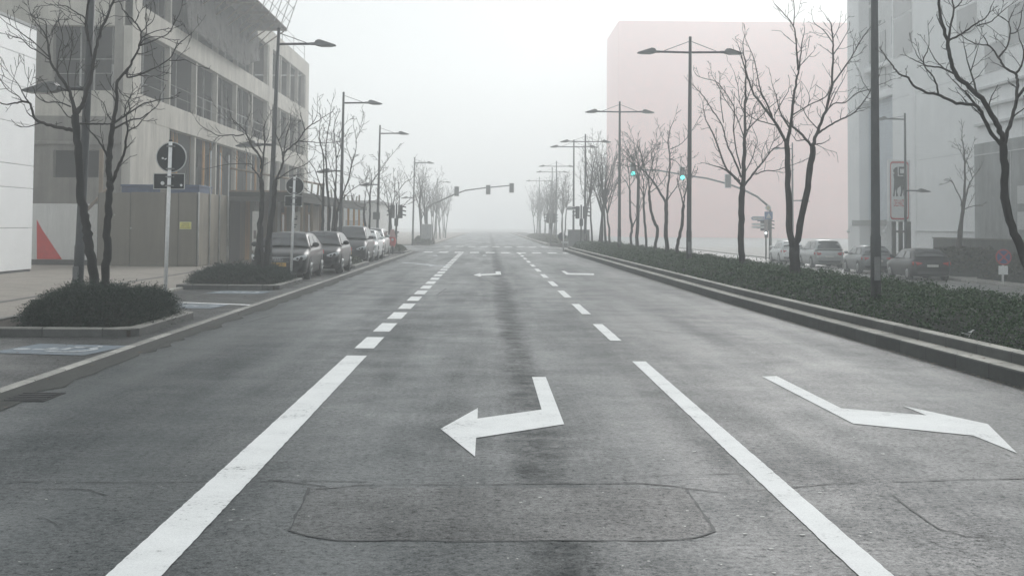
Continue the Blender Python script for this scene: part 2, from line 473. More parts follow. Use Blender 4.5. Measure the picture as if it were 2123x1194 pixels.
mark('direction_arrow', [px_poly([(981.4,569.9),(996,566),(996,568.2),(1028,566.6),(1027,562.6),(1037.4,562.6),(1039,569.2),(997.8,571.2),(996.2,573.4)])], M_white)
mark('direction_arrow', [px_poly([(1163.4,561.7),(1171,561.7),(1178.5,566),(1231,566.9),(1232,570.4),(1174.3,569.2)])], M_white)
mark('merge_arrow', [px_poly([(834,543.8),(860,545),(884,547.6),(884,546.4),(914,551.2),(890,552.2),(890,550.6),(858,546.8),(834,545.4)])], M_old)
mark('merge_arrow', [px_poly([(908,549.6),(930,551.2),(924,553.2),(912,551.2)])], M_old)
mark('crossing_line', [rect(-4.1+.98*k*1.0, -3.52+.98*k*1.0, 80.9, 83.9) for k in range(9)]+[rect(4.72, 5.05, 80.9, 83.9)], M_white)
mark('crossing_line', [rect(-3.6+.98*k, -3.0+.98*k, 104, 106.5) for k in range(9)], M_white)
mark('small_arrow', [px_poly([(893,530.5),(904,528.2),(909,531.4)])], M_old)
mark('small_arrow', [px_poly([(999,530.5),(1004,527.6),(1010,530.5)])], M_old)
mark('parking_line', [px_poly([(336,624.6),(519,631.2),(519,633),(336,626.2)])], M_white)
# wheelchair signs painted in the bays (white figure on a worn blue field)
def wheelchair(cx, cy, s, rot):
    M = Matrix.Translation((cx, cy, 0)) @ Matrix.Rotation(rot, 4, 'Z')
    T = lambda pts: [tuple((M @ Vector((x*s, y*s, 0)))[:2]) for x, y in pts]
    mark('wheelchair_field', [T([(-.72, -.72), (.72, -.70), (.70, .72), (-.70, .70)])], M_blue, .003)
    P = []
    for i in range(14):                                   # wheel
        a0, a1 = R(150+i*16), R(150+(i+1)*16)
        P.append(T([(.40*math.cos(a0), .40*math.sin(a0)-.12), (.40*math.cos(a1), .40*math.sin(a1)-.12), (.29*math.cos(a1), .29*math.sin(a1)-.12), (.29*math.cos(a0), .29*math.sin(a0)-.12)]))
    P.append(T([(-.13+.12*math.cos(i*PI/6), .52+.12*math.sin(i*PI/6)) for i in range(12)]))
    P.append(T([(-.19, .36), (-.07, .36), (-.02, .0), (-.14, -.02)]))
    P.append(T([(-.06, .0), (.24, -.02), (.24, -.12), (-.08, -.11)]))
    P.append(T([(.16, -.06), (.26, -.03), (.42, -.40), (.33, -.45)]))
    P.append(T([(.33, -.45), (.55, -.36), (.57, -.28), (.36, -.36)]))
    P.append(T([(-.10, .22), (.18, .20), (.18, .12), (-.10, .13)]))
    mark('wheelchair_sign', P, M_old, .006)
wheelchair(-5.72, 17.55, .95, R(80)); wheelchair(-6.15, 26.9, .95, R(-96)); wheelchair(-6.15, 32.4, .95, R(84))
# cracks, patch seams
def ribbon(mb, pts, w, z=.004, seed=0):
    rnd = random.Random(seed); Q = []
    g = [G(x, y, z) for x, y in pts]
    for a, b in zip(g, g[1:]):
        n = max(2, int((b-a).length/.09))
        for i in range(n): Q.append(a.lerp(b, i/n))
    Q.append(g[-1]); ring = []
    off = 0
    for i, p in enumerate(Q):
        T = (Q[min(i+1, len(Q)-1)]-Q[max(i-1, 0)]).normalized(); N = Vector((-T.y, T.x, 0))
        off = off*.75 + rnd.uniform(-.006, .006)
        ww = w*CW*rnd.uniform(.15, 1.2)
        c = p+N*off
        ring.append([c-N*ww/2, c+N*ww/2])
    mb.loft(ring, closed=False, caps=False, smooth=False)
CW = .85
CR = [([(-20,1013),(100,1013),(180,1013.5),(215,1025)], .020), ([(-20,997),(250,999),(520,997),(640,996),(760,998)], .022),
      ([(560,994),(640,1003),(690,1012),(740,1005),(860,1003.5),(1000,1003),(1160,1001),(1240,1002),(1330,1001),(1400,1007),(1425,1012),(1500,1020),(1610,1014),(1710,1003),(1790,999)], .024),
      ([(1850,998),(2000,993),(2150,991)], .026), ([(1290,987),(1400,984),(1590,979),(1690,990)], .017),
      ([(640,1010),(600,1098),(640,1110),(700,1119),(1000,1120),(1380,1118),(1440,1113),(1480,1100),(1422,1012)], .024),
      ([(1850,1025),(1945,1095),(2000,1110),(2123,1115)], .020), ([(1530,893),(1700,889),(1800,893)], .013), ([(655,1013),(720,1008),(790,1008)], .02),
      ([(735,684),(766,684)], .09), ([(690,607),(820,610),(905,614),(1000,606),(1070,600)], .07), ([(800,569.5),(885,568.5)], .16), ([(1035,600),(1072,600),(1070,604)], .06),
      ([(905,612),(925,598)], .05), ([(1395,690),(1330,682)], .05), ([(60,1060),(120,1090),(160,1075)], .008), ([(1010,580),(1030,592)], .06), ([(500,672),(560,655)], .05)]
mb = MB()
for i, (p, w) in enumerate(CR): ribbon(mb, p, w, seed=i)
struct('road_cracks', mb, M_crack)
# asphalt repair patch
mb = MB(); mb.sheet([G(x, y, .002) for x, y in [(640,1010),(600,1098),(640,1110),(700,1119),(1000,1120),(1380,1118),(1440,1113),(1480,1100),(1422,1012)]])
struct('road_patch', mb, asphalt('patch_asphalt', (.012, .016, .017), (.040, .043, .043)))
# small pale litter trodden flat
random.seed(9)
mb = MB()
FL = [(125,1127),(40,1163),(472,1119),(484,1055),(502,1076),(478,1077),(96,1034),(385,985),(334,1008),(592,1011),(618,985),(640,1069),(1425,1058),(1502,1029),(1530,1068),(1580,1070),(1572,1038),(1663,1107),(1545,1105),(1600,1136),(1605,1186),(1555,1190),(1345,1162),(1680,1173),(1806,1103),(1783,1110),(1830,940),(1905,940),(1140,862),(1376,952),(1440,935),(960,985),(1420,1090),(1460,1160),(1635,1015),(1700,1020),(1290,880),(990,1000),(1120,1030),(1080,1040),(1250,1020),(1770,905),(1680,798),(1605,785)]
FL += [(random.uniform(0, 2120), random.uniform(760, 1190)) for _ in range(60)]
for i, (x, y) in enumerate(FL):
    c = G(x, y, .006); s = random.uniform(.007, .016) if i < 44 else random.uniform(.004, .008); a = random.uniform(0, PI)
    mb.sheet([(c.x+math.cos(a+k*1.05)*s*random.uniform(.6, 1.2), c.y+math.sin(a+k*1.05)*s*random.uniform(.6, 1.2), .006) for k in range(6)])
tag(struct('litter', mb, mat('litter_white', (.6, .6, .57), .7, .2, 4)), 'small pale scraps trodden into the road', None, None, 'stuff')
# drain grate in the gutter
g0 = G(70, 823)
t = thing('drain_grate', 'dark iron gully grate sunk in the gutter at the near left road edge', 'drain', (g0.x, g0.y, 0))
mb = MB()
for a in range(5): mb.box(g0.x-.18, g0.x+.18, g0.y-.30+.13*a, g0.y-.26+.13*a, .004, .012)
mb.build('bars', mat('grate_iron', (.03, .032, .034), .5, .3, 9, metal=.6), t)
mb = MB(); mb.box(g0.x-.21, g0.x+.21, g0.y-.34, g0.y+.32, .0005, .0065)
mb.build('pit', mat('pit_dark', (.006, .007, .008), .9, .2, 5, bmp=0), t)
# ------------------------------------------------------------------ buildings on the left
XF = -14.9
M_con = concrete('pale_concrete', (.56, .53, .47), .28, .22)
M_con2 = concrete('grey_concrete', (.24, .225, .20), .32, .3)
M_conD = concrete('inner_concrete', (.035, .036, .035), .2, .3)  # shade of the open floors put into the colour, far darker than outside
M_prop = mat('galv_prop', (.42, .42, .41), .6, .3, 3)
M_tim = mat('prop_timber', (.62, .30, .06), .75, .25, 4, stretch=(1, 1, .2))
M_tim2 = mat('old_timber', (.22, .165, .11), .85, .35, 4, stretch=(1, 1, .2))
bld = thing('unfinished_building', 'bare concrete office block shell under construction with open floors, left of the road', 'building', (XF, 54, 0))
edges = [55.5, 60.7, 66.2, 71.3, 76.8, 81.9, 87.4]
edges2 = [89.0, 93.0, 97.2, 101.2, 105.0]
Y0, Y1, XB, XL = 54.0, 107.0, XF-13, -27.0
BAND = [(6.1, 7.2), (9.9, 11.0), (13.7, 14.9)]
for i, (a, b) in enumerate(BAND):
    mb = MB(); mb.bbox(XF-.35, XF, Y0, Y1, a, b, .02)
    mb.bbox(XL, XF-.352, Y0, Y0+.35, a, b, .02)
    for e in edges[1:]+edges2: mb.box(XF-.01, XF+.004, e-.02, e+.02, a+.02, b-.02)      # pour joints
    mb.build('floor_band', M_con if i else M_con, bld)
for q in ((XF-.36, Y0, 60.4, .05, 6.1), (XF-.36, Y0, 55.4, 7.2, 13.7), (XF-.4, 87.6, 89.0, .05, 13.7), (XF-.4, 105.0, Y1, .05, 13.7)):
    mb = MB(); mb.box(q[0], XF-.002, *q[1:])
    if q[2] == 60.4: mb.box(XF-.005, XF+.004, 57.6, 57.63, .5, 6.1); mb.box(XF-.005, XF+.004, Y0, 60.4, 4.9, 4.93)
    mb.build('wall_pier', M_con, bld)
# gable wall facing the camera, its shade put into a greyer concrete colour
mb = MB()
ye = Y0+.003
def gw(x0, x1, z0, z1): mb.box(x0, x1, ye, ye+.35, z0, z1)
gw(XL, XF-.362, .05, 3.56); gw(XL, -18.1, 3.56, 4.7); gw(-16.2, -15.96, 3.56, 4.7); gw(-15.5, XF-.362, 3.56, 4.7); gw(XL, XF-.362, 4.7, 6.1)
gw(XL, -18.2, 6.1, 13.7); gw(-15.55, XF-.362, 7.2, 9.9); gw(-18.2, XF-.362, 6.1, 7.2)
mb.bbox(XL, XF-.4, Y0-.16, Y0+.002, 4.92, 5.06, .02)
mb.build('gable_wall', M_con2, bld)
mb = MB(); mb.box(XF-.75, XF-.4, Y0-.012, Y0+.002, .05, 13.7)
mb.build('corner_strip', M_con2, bld)
for z0, z1 in ((6.35, 6.65), (10.15, 10.45), (13.95, 14.25), (3.0, 3.2)):
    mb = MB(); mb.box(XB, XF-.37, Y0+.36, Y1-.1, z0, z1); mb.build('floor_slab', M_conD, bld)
mb = MB()
for z0, z1 in ((.05, 6.35), (6.65, 10.15), (10.45, 13.95)):
    mb.box(XB-.3, XB, Y0, 86 if z0 > 1 else 107, z0, z1)
    y = 86.0 if z0 > 1 else 200
    while y < 106:
        mb.box(XB-.3, XB, y, y+1.5, z0, z1); mb.box(XB-.3, XB, y+1.5, y+2.4, z0, z0+.9); mb.box(XB-.3, XB, y+1.5, y+2.4, z1-.7, z1); y += 2.4
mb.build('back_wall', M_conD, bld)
for e in edges+edges2:
    for z0, z1 in ((7.2, 9.9), (11.0, 13.7)):
        mb = MB(); mb.bbox(XF-.32, XF-.05, e-.11, e+.11, z0, z1, .015); mb.build('facade_post', M_con, bld)
    if e > 56: mb = MB(); mb.bbox(XF-.30, XF-.06, e-.12, e+.12, .05, 6.1, .015); mb.build('facade_post', M_con, bld)
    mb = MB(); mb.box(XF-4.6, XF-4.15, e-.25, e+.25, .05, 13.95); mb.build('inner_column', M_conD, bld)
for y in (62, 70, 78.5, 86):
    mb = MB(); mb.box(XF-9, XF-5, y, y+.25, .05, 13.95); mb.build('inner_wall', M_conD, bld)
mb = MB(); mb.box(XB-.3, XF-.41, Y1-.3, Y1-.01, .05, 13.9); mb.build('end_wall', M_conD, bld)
random.seed(12)
def prop(x, y, z0, z1, m, r, name):
    mb = MB(); mb.tube([(x, y, z0), (x, y, (z0+z1)/2)], r*1.3, 6); mb.tube([(x, y, (z0+z1)/2), (x, y, z1)], r, 6)
    mb.box(x-.07, x+.07, y-.07, y+.07, z0, z0+.012); mb.build(name, m, bld)
for z0, z1 in ((6.65, 10.15), (10.45, 13.95)):
    for a, b in zip(edges, edges[1:]):
        for k in range(3): prop(XF-random.uniform(.5, 1.6), random.uniform(a+.4, b-.4), z0, z1, M_prop, .034, 'steel_prop')
    for x in (-17.3, -16.75, -15.95): prop(x+random.uniform(-.15, .15), Y0+random.uniform(.6, 1.4), z0, z1, M_prop, .034, 'steel_prop')
for a, b in zip(edges[1:]+[89.0], edges[2:]+[93]):
    prop(XF-random.uniform(.4, .9), a+(b-a)*random.uniform(.3, .45), .05, 6.35, M_tim, .085, 'timber_prop')
    prop(XF-random.uniform(.4, .9), a+(b-a)*random.uniform(.62, .8), .05, 6.35, M_tim, .085, 'timber_prop')
mb = MB()
for z in (7.9, 8.5): mb.tube([(-18.1, Y0+.2, z), (XF-.5, Y0+.2, z+.03)], .014, 5)
for z in (7.75, 8.25):
    mb.tube([(XF-.2, 55.6, z), (XF-.2, 87, z)], .014, 5)
mb.build('guard_rails', M_prop, bld)
mb = MB()
for y in (88, 93.5, 99, 104.8): mb.tube([(XF-.1, y, 14.9), (XF-.1, y, 16.1)], .025, 5)
for z in (15.4, 16.0): mb.tube([(XF-.1, 86.5, z), (XF-.1, 105, z)], .018, 5)
mb.build('roof_rail', M_prop, bld)

# formwork platform cantilevered from the third floor
pf = thing('scaffold_platform', 'brown timber formwork platform jutting from the top of the concrete shell with leaning guard posts', 'scaffold', (XF, 70, 14.1))
mb = MB()
for i in range(9): mb.box(XF+.02+.215*i, XF+.225+.215*i, 54.5, 82.4, 14.10+.004*(i % 2), 14.16)
mb.build('deck', mat('deck_board', (.17, .14, .12), .85, .4, 2, stretch=(1, .15, 1)), pf)
for y in [56+3.3*k for k in range(9)]:
    mb = MB()
    mb.box(XF+.02, XF+1.95, y-.06, y+.06, 13.96, 14.097)
    mb.tube([(XF+1.8, y, 13.95), (XF+.02, y+.1, 12.7)], .045, 6); mb.tube([(XF+1.0, y, 13.95), (XF+.02, y+.1, 13.0)], .035, 6)
    mb.build('bracket', M_tim2, pf)
for y in [56+2.2*k for k in range(13)]:
    mb = MB(); mb.tube([(XF+1.9, y, 13.9), (XF+2.75, y+.25, 16.6)], .03, 6); mb.tube([(XF+1.5, y, 14.17), (XF+2.4, y+.2, 15.6)], .022, 6)
    mb.build('guard_post', M_prop, pf)
mb = MB()
for dx, z in ((2.1, 14.6), (2.35, 15.4), (2.7, 16.5)): mb.tube([(XF+dx, 55, z), (XF+dx, 83, z)], .022, 5)
mb.build('guard_rail', M_prop, pf)
# debris netting hung below the platform
random.seed(3)
mb = MB(); rings = []
for i in range(34):
    y = 62+i*.62
    rings.append([Vector((XF+.10+.02*math.sin(i*1.3+k)+.08*k*(1-i/60), y, 14.08-k*(3.05-1.2*max(0, (i-24)/10))/5 + random.uniform(-.04, .04))) for k in range(6)])
mb.loft(rings, closed=False, caps=False)
m_net, nt_, b_ = new_mat('debris_net')
vv = coords(nt_, (1, 1, 1)); nn = noise(nt_, vv, 1.2, 5, .7); n_f = noise(nt_, coords(nt_, (1, 12, 12)), 3.0, 2, .6)
nt_.links.new(ramp(nt_, nn, [(.3, (.022, .021, .02)), (.7, (.055, .05, .046))]), b_.inputs['Base Color'])
nt_.links.new(ramp(nt_, mth(nt_, 'ADD', mth(nt_, 'MULTIPLY', nn, .7), mth(nt_, 'MULTIPLY', n_f, .4)), [(.38, 0.45), (.60, .95)]), b_.inputs['Alpha'])
b_.inputs['Roughness'].default_value = .9
o = mb.build('debris_netting', m_net, loc=(XF, 70, 12))
tag(o, 'torn brown debris netting hanging below the formwork platform', 'netting')

# white panel building at the left edge
wb = thing('panel_building', 'white flat panelled hall at the left edge of the street', 'building', (-15.4, 30, 0))
zs = [.12, 1.5, 2.82, 3.58, 4.93, 6.15, 7.2, 8.2]
for a, b in zip(zs, zs[1:]):
    mb = MB(); mb.bbox(-15.48, -15.4, 12, 44, a+.008, b-.008, .006); mb.bbox(-40, -15.482, 43.92, 44, a+.008, b-.008, .006)
    mb.build('panel_course', mat('white_panel', (.95, .955, .955), .45, .05, .7, fine=.02, bmp=0), wb)
mb = MB(); mb.box(-39.9, -15.49, 12.1, 43.9, .0, 8.15); mb.build('core', mat('panel_gap', (.10, .11, .11), .8, .1, 2), wb)
mb = MB(); mb.box(-15.44, -15.42, 12, 43.95, .04, .12); mb.build('plinth', mat('plinth_dark', (.08, .085, .09), .8, .2, 2), wb)
mb = MB(); mb.bbox(-40, -15.37, 12, 44.03, 8.2, 8.3, .01); mb.build('roof_edge', mat('roof_trim', (.3, .31, .31), .5, .1, 2), wb)

# white hoarding with the red wedge
hb = thing('painted_hoarding', 'white hoarding panel with a red triangle in its corner beside the white hall', 'hoarding', (-16.4, 50.6, 0))
mb = MB(); mb.bbox(-18.6, -15.15, 50.6, 50.66, .25, 2.42, .01); mb.build('panel', concrete('white_board', (.72, .72, .70), .18, .1), hb)
tri = [D(76, 548, 50.58), D(128, 547, 50.58), D(87, 476, 50.58), D(76, 455, 50.58)]
mb = MB(); mb.prism([(p.x, max(p.z, .27)) for p in tri], 50.585, 50.597, 'XZ'); mb.build('red_wedge', mat('red_paint', (.62, .02, .015), .6, .1, 3), hb)
mb = MB(); mb.box(-18.6, -15.15, 50.55, 50.7, .05, .25); mb.build('sill', mat('sill_dark', (.06, .06, .06), .8, .3, 3), hb)
# timber brace beside it
br = thing('timber_brace', 'raking timber prop nailed to a tall post at the hoarding corner', 'brace', (-14.9, 50.4, 0.05))
mb = MB(); mb.box(-15.1, -14.95, 50.38, 50.48, .05, 4.55); mb.build('post', M_tim2, br)
mb = MB(); p, q = D(222, 392, 50.3), D(176, 440, 50.3); mb.tube([p, q], .065, 4); mb.build('raker', M_tim2, br)

# grey site hoarding
M_hoard = concrete('hoarding_board', (.17, .155, .125), .25, .2)
hd = thing('site_hoarding', 'tall brown grey board hoarding round the building site with narrow joints', 'hoarding', (-13, 50, .05))
xs = [-15.0, -13.75, -12.42, -11.9, -11.2]
for a, b in zip(xs, xs[1:]):
    mb = MB(); mb.bbox(a+.012, b-.012, 50.0, 50.05, .06, 2.86+.03*((a*7) % 1), .008); mb.build('panel', M_hoard, hd)
for a, b in ((50.06, 51.9), (51.9, 53.6), (53.6, 55.2)):
    mb = MB(); mb.bbox(-11.2+.02*(a-50)*1.0, -11.15+.02*(a-50), a+.012, b-.012, .06, 2.88, .008)
    mb.box(-11.16+.02*(a-50), -11.135+.02*(a-50), a+.02, b-.02, 1.62, 1.66); mb.build('side_panel', concrete('side_board', (.30, .265, .21), .3, .3), hd)
mb = MB()
for x in xs: mb.box(x-.02, x+.02, 50.052, 50.10, .05, 2.8)
mb.build('backing', mat('joint_dark', (.05, .05, .045), .9, .2, 2), hd)
mb = MB()
for x, y in ((-11.13, 50.02), (-11.10, 51.9), (-11.07, 53.6), (-11.04, 55.2)): mb.tube([(x, y, .05), (x, y, 4.6 if y > 51 else 2.9)], .03, 6)
mb.build('poles', M_prop, hd)
for k, (x, z, s) in enumerate(((-14.35, 2.0, .02), (-13.72, 1.5, .03))):
    mb = MB(); mb.disc((x, 49.99, z), s, .02); mb.build('bolt', M_prop, hd)
# yellow notice
c = D(384.5, 467.8, 49.985)
nt_t = thing('warning_notice', 'small yellow notice with three lines of black lettering on the grey hoarding', 'sign', (c.x, 49.985, c.z))
mb = MB(); mb.bbox(c.x-.225, c.x+.225, 49.975, 49.993, c.z-.14, c.z+.14, .004); mb.build('board', mat('notice_border', (.72, .73, .42), .5, .05, 3, bmp=0), nt_t)
mb = MB(); mb.box(c.x-.205, c.x+.205, 49.972, 49.974, c.z-.12, c.z+.12); mb.build('panel', mat('notice_yellow', (.66, .62, .12), .5, .06, 3, bmp=0), nt_t)
M_ink = mat('ink', (.02, .02, .02), .6, .1, 3, bmp=0)
for k, (s, sz) in enumerate((('CHANTIER', .062), ('BAUSTELLE', .062), ('ACCES INTERDIT', .060))):
    text('lettering', s, sz, M_ink, nt_t, Matrix.Translation((c.x, 49.971, c.z+.075-.078*k)) @ FRONT, local=False, sx=.92)
# blue container behind the hoarding
bc = thing('blue_container', 'blue steel site container showing above the brown hoarding', 'container', (-12.6, 51.6, 0))
M_blue_st = mat('container_blue', (.015, .05, .14), .55, .25, 2)
mb = MB(); mb.bbox(-14.4, -11.35, 51.0, 53.4, .1, 3.12, .02); mb.build('body', M_blue_st, bc)
mb = MB()
x = -14.3
while x < -11.5: mb.bbox(x, x+.09, 50.965, 50.998, .25, 2.98, .01); x += .21
mb.build('ribs', M_blue_st, bc)
mb = MB(); mb.bbox(-14.42, -11.33, 50.94, 53.42, 3.12, 3.2, .01); mb.build('top_rail', M_blue_st, bc)
mb = MB(); mb.box(-12.85, -12.6, 50.93, 50.96, 2.5, 3.2); mb.build('door_post', mat('container_grey', (.2, .18, .16), .7, .3, 2), bc)

# covered walkway along the site
wk = thing('covered_walkway', 'dark flat roofed protective walkway over the pavement in front of the concrete shell', 'walkway', (-9.5, 70, .05))
mb = MB(); mb.bbox(-11.1, -7.95, 55.4, 84.5, 2.86, 3.06, .02)
mb.build('roof', mat('walkway_roof', (.035, .036, .03), .9, .4, .8, stretch=(1, .3, 1)), wk)
mb = MB(); mb.bbox(-8.05, -7.9, 55.4, 84.5, 2.62, 2.855, .01); mb.bbox(-11.1, -8.06, 55.3, 55.42, 2.66, 2.855, .01); mb.build('edge_beam', mat('walkway_beam', (.05, .05, .043), .9, .4, 1), wk)
mb = MB(); mb.bbox(-11.04, -8.1, 55.3, 55.36, 3.062, 3.12, .01); mb.tube([(-11.0, 55.4, 4.05), (-8.0, 63, 3.6)], .05, 5); mb.build('top_board', M_tim2, wk)
random.seed(21)
wallcols = [((.045, .04, .035), 'dark_board'), ((.15, .11, .07), 'brown_board'), ((.40, .22, .08), 'raw_timber'), ((.27, .22, .16), 'beige_board'), ((.58, .57, .54), 'white_sheet')]
y = 55.4
seq = [0, 0, 1, 2, 3, 4, 1, 1, 3, 1, 3, 4, 1, 2, 3, 3, 1, 3, 4, 3, 2, 3, 1, 3, 3, 1]
k = 0
while y < 84:
    w = random.uniform(.8, 1.5); cc, nm = wallcols[seq[k % len(seq)]]
    mb = MB(); mb.bbox(-11.03, -10.98, y+.01, y+w-.01, .06, 2.85, .006)
    mb.build('wall_board', concrete(nm, cc, .35, .3), wk); y += w; k += 1
for y in [56+3.1*k for k in range(10)]:
    mb = MB(); mb.bbox(-8.1, -7.98, y, y+.12, -.0, 2.62, .01); mb.build('post', M_tim2 if y < 72 else M_tim, wk)
for y, w, z0, z1 in ((69, .9, .9, 2.3), (75, .9, .4, 2.4), (79, .8, .4, 2.4)):
    mb = MB(); mb.bbox(-10.975, -10.955, y, y+w, z0, z1, .005); f = mb.build('window', mat('raw_frame', (.5, .28, .12), .7, .2, 3), wk)
    mb = MB(); mb.box(-10.952, -10.945, y+.1, y+w-.1, z0+.1, z1-.1); mb.build('pane', mat('dark_pane', (.05, .055, .06), .15, .1, 2, bmp=0), f)
random.seed(5)
for k in range(12):
    y = 60+k*2+random.uniform(-.4, .4)
    mb = MB(); mb.tube([(-8.2, y, 3.06), (-8.2+random.uniform(-.08, .08), y, 3.06+random.uniform(.3, .62))], .05, 5); mb.build('stub_post', M_tim2 if k % 2 else M_con, wk)
# poster on the walkway
c = D(616, 465, 57.5)
ps = thing('paper_poster', 'white slanting poster with black marks under the walkway roof', 'poster', (c.x, 57.5, c.z))
M_pap = mat('paper', (.68, .67, .63), .7, .08, 3, bmp=0)
pts = [D(606, 441, 57.5), D(626, 438, 57.5), D(617, 489, 57.5), D(606, 489, 57.5)]
mb = MB(); mb.prism([(p.x, p.z) for p in pts], 57.5, 57.53, 'XZ'); mb.build('sheet', M_pap, ps)
mb = MB()
for x0, y0, x1, y1 in ((609, 452, 616, 456), (609, 465, 615, 467), (609, 470, 613, 472), (613, 448, 617, 450)):
    a, b = D(x0, y0, 57.49), D(x1, y1, 57.49); mb.box(a.x, b.x, 57.49, 57.498, b.z, a.z)
mb.build('print', M_ink, ps)
c = D(530, 480, 55.1)
ps = thing('white_notice_board', 'narrow white notice board at the mouth of the walkway', 'board', (c.x, 55.1, c.z))
a, b = D(523.5, 438, 55.1), D(536, 520, 55.1)
mb = MB(); mb.bbox(a.x, b.x, 55.06, 55.1, b.z, a.z, .005); mb.build('board', M_pap, ps)
mb = MB(); a2, b2 = D(526, 478, 55.05), D(531, 495, 55.05); mb.box(a2.x, b2.x, 55.05, 55.058, b2.z, a2.z); mb.build('print', mat('print_grey', (.2, .17, .15), .7, .2, 8), ps)
# pale hall far beyond the side road
fh = thing('far_hall', 'pale low hall fading into the fog beyond the side road on the left', 'building', (-20, 125, 0))
mb = MB(); mb.box(-34, -10.4, 122, 140, .0, 3.7); mb.build('wall', mat('far_white', (.62, .62, .60), .8, .08, .5), fh)
mb = MB(); mb.box(-34.2, -10.2, 121.8, 140.2, 3.7, 3.95); mb.build('roof', mat('far_roof', (.35, .35, .35), .8, .1, .5), fh)
mb = MB(); mb.box(-13.4, -12.2, 121.93, 121.99, .1, 2.1); mb.build('door', mat('far_door', (.3, .3, .3), .7, .1, 1), fh)

# ------------------------------------------------------------------ buildings on the right
XR = 27.0
M_rw = concrete('render_white', (.96, .965, .96), .06, .06)
M_rw2 = concrete('render_light', (.98, .985, .98), .08, .06)
M_rb = mat('louvre_blue', (.70, .75, .80), .6, .08, 1)
M_rg = concrete('base_grey', (.40, .41, .405), .25, .3)
M_rwin = mat('window_grey', (.33, .335, .335), .25, .12, .6, bmp=0)
M_rrec = mat('recess_grey', (.70, .705, .70), .6, .1, .6)
rb_ = thing('white_office_block', 'tall pale rendered office block with square windows on the right', 'building', (XR, 80, ZR))
mb = MB(); mb.box(XR, XR+24, 71.4, 87.0, ZR, 27); mb.build('wall', M_rw, rb_)
mb = MB(); mb.box(XR-.25, XR+24, 94.0, 97.0, ZR, 27); mb.box(XR-.10, XR+24, 82.2, 83.2, ZR, 10.8); mb.build('pier', M_rw2, rb_)
mb = MB(); mb.box(XR+.5, XR+24, 87.0, 94.0, ZR, 27); mb.build('recess_wall', M_rrec, rb_)
mb = MB()
z = 2.3
while z < 10.6: mb.box(XR+.44, XR+.49, 87.0, 94.0, z, z+.16); z += .2
mb.build('louvres', M_rb, rb_)
mb = MB(); mb.bbox(XR-.05, XR+.6, 87.0, 94.0, 10.7, 11.2, .02); mb.bbox(XR+.1, XR+.6, 87, 94, 12.9, 13.2, .02); mb.build('ledge', M_rw2, rb_)
for y0, y1, z0, z1 in ((92.3, 93.8, 13.6, 17.6), (92.3, 93.8, 17.9, 22), (90.0, 91.2, 11.6, 15.5), (87.6, 88.6, 14.3, 16.2)):
    mb = MB(); mb.box(XR+.44, XR+.49, y0, y1, z0, z1); f = mb.build('window', M_rwin, rb_)
for y0, y1, z0, z1 in ((82.9, 86.6, 13.1, 15.6), (82.9, 86.6, 15.75, 20), (71.9, 74.8, 12.8, 14.3), (71.9, 74.8, 17, 18.5)):
    mb = MB(); mb.bbox(XR-.035, XR-.004, y0-.08, y1+.08, z0-.08, z1+.08, .005); f = mb.build('window', M_rrec, rb_)
    mb = MB(); mb.box(XR-.045, XR-.037, y0, y1, z0, z1); mb.build('pane', M_rwin, f)
mb = MB(); mb.box(XR-.06, XR-.002, 71.5, 87, 1.55, 1.6); mb.box(XR-.012, XR-.002, 71.5, 87, 6.0, 6.03); mb.box(XR-.012, XR-.002, 71.5, 87, 10.3, 10.34); mb.build('seams', M_rrec, rb_)
# lower near wing
nw = thing('concrete_wing', 'lower office wing with a grey concrete base and pale upper bands at the right edge', 'building', (XR, 60, ZR))
mb = MB(); mb.box(XR-.4, XR+20, 30, 71.3, ZR, 6.35); mb.build('base_wall', M_rg, nw)
mb = MB(); mb.box(XR-.2, XR+20, 30, 71.3, 6.36, 9.2); mb.build('band_wall', M_rw2, nw)
mb = MB(); mb.box(XR-.15, XR+20, 30, 71.3, 9.2, 24); mb.build('upper_wall', M_rw, nw)
for z in (7.3, 8.25, 9.25):
    mb = MB(); mb.bbox(XR-.42, XR-.16, 30, 71.3, z, z+.14, .01); mb.build('ledge', M_rrec, nw)
mb = MB(); mb.box(XR-.425, XR-.402, 30, 71.3, 5.7, 5.76)
for y in (66.3, 61, 56): mb.box(XR-.425, XR-.402, y, y+.05, ZR, 5.7)
for y in (68.4, 65.2, 62): mb.box(XR-.225, XR-.202, y, y+.05, 6.4, 9.2)
mb.build('joints', M_rrec, nw)
for y0, y1, z0, z1 in ((67.7, 70.2, 10.2, 11.6), (63.5, 67.0, 11.2, 13.2), (59, 62, 11.2, 13.2)):
    mb = MB(); mb.bbox(XR-.19, XR-.154, y0-.08, y1+.08, z0-.08, z1+.08, .005); f = mb.build('window', M_rrec, nw)
    mb = MB(); mb.box(XR-.2, XR-.192, y0, y1, z0, z1); mb.build('pane', M_rwin, f)
for y0, y1, z0, z1 in ((64.6, 65.5, 3.0, 3.9), (64.6, 65.5, 1.7, 2.6), (64.2, 65.3, .2, 1.2)):
    mb = MB(); mb.bbox(XR-.43, XR-.404, y0, y1, z0, z1, .005); f = mb.build('window', mat('pale_blind', (.66, .67, .66), .6, .05, 1), nw)  # small windows in one pale blind colour
# red building closing the view
rd = thing('red_building', 'large windowless pale red facade fading into the fog behind the signals', 'building', (58, 300, ZR))
mb = MB(); mb.box(29.8, 88, 300, 330, ZR, 49.3); mb.build('wall', mat('red_cladding', (.92, .28, .23), .7, .1, .4), rd)
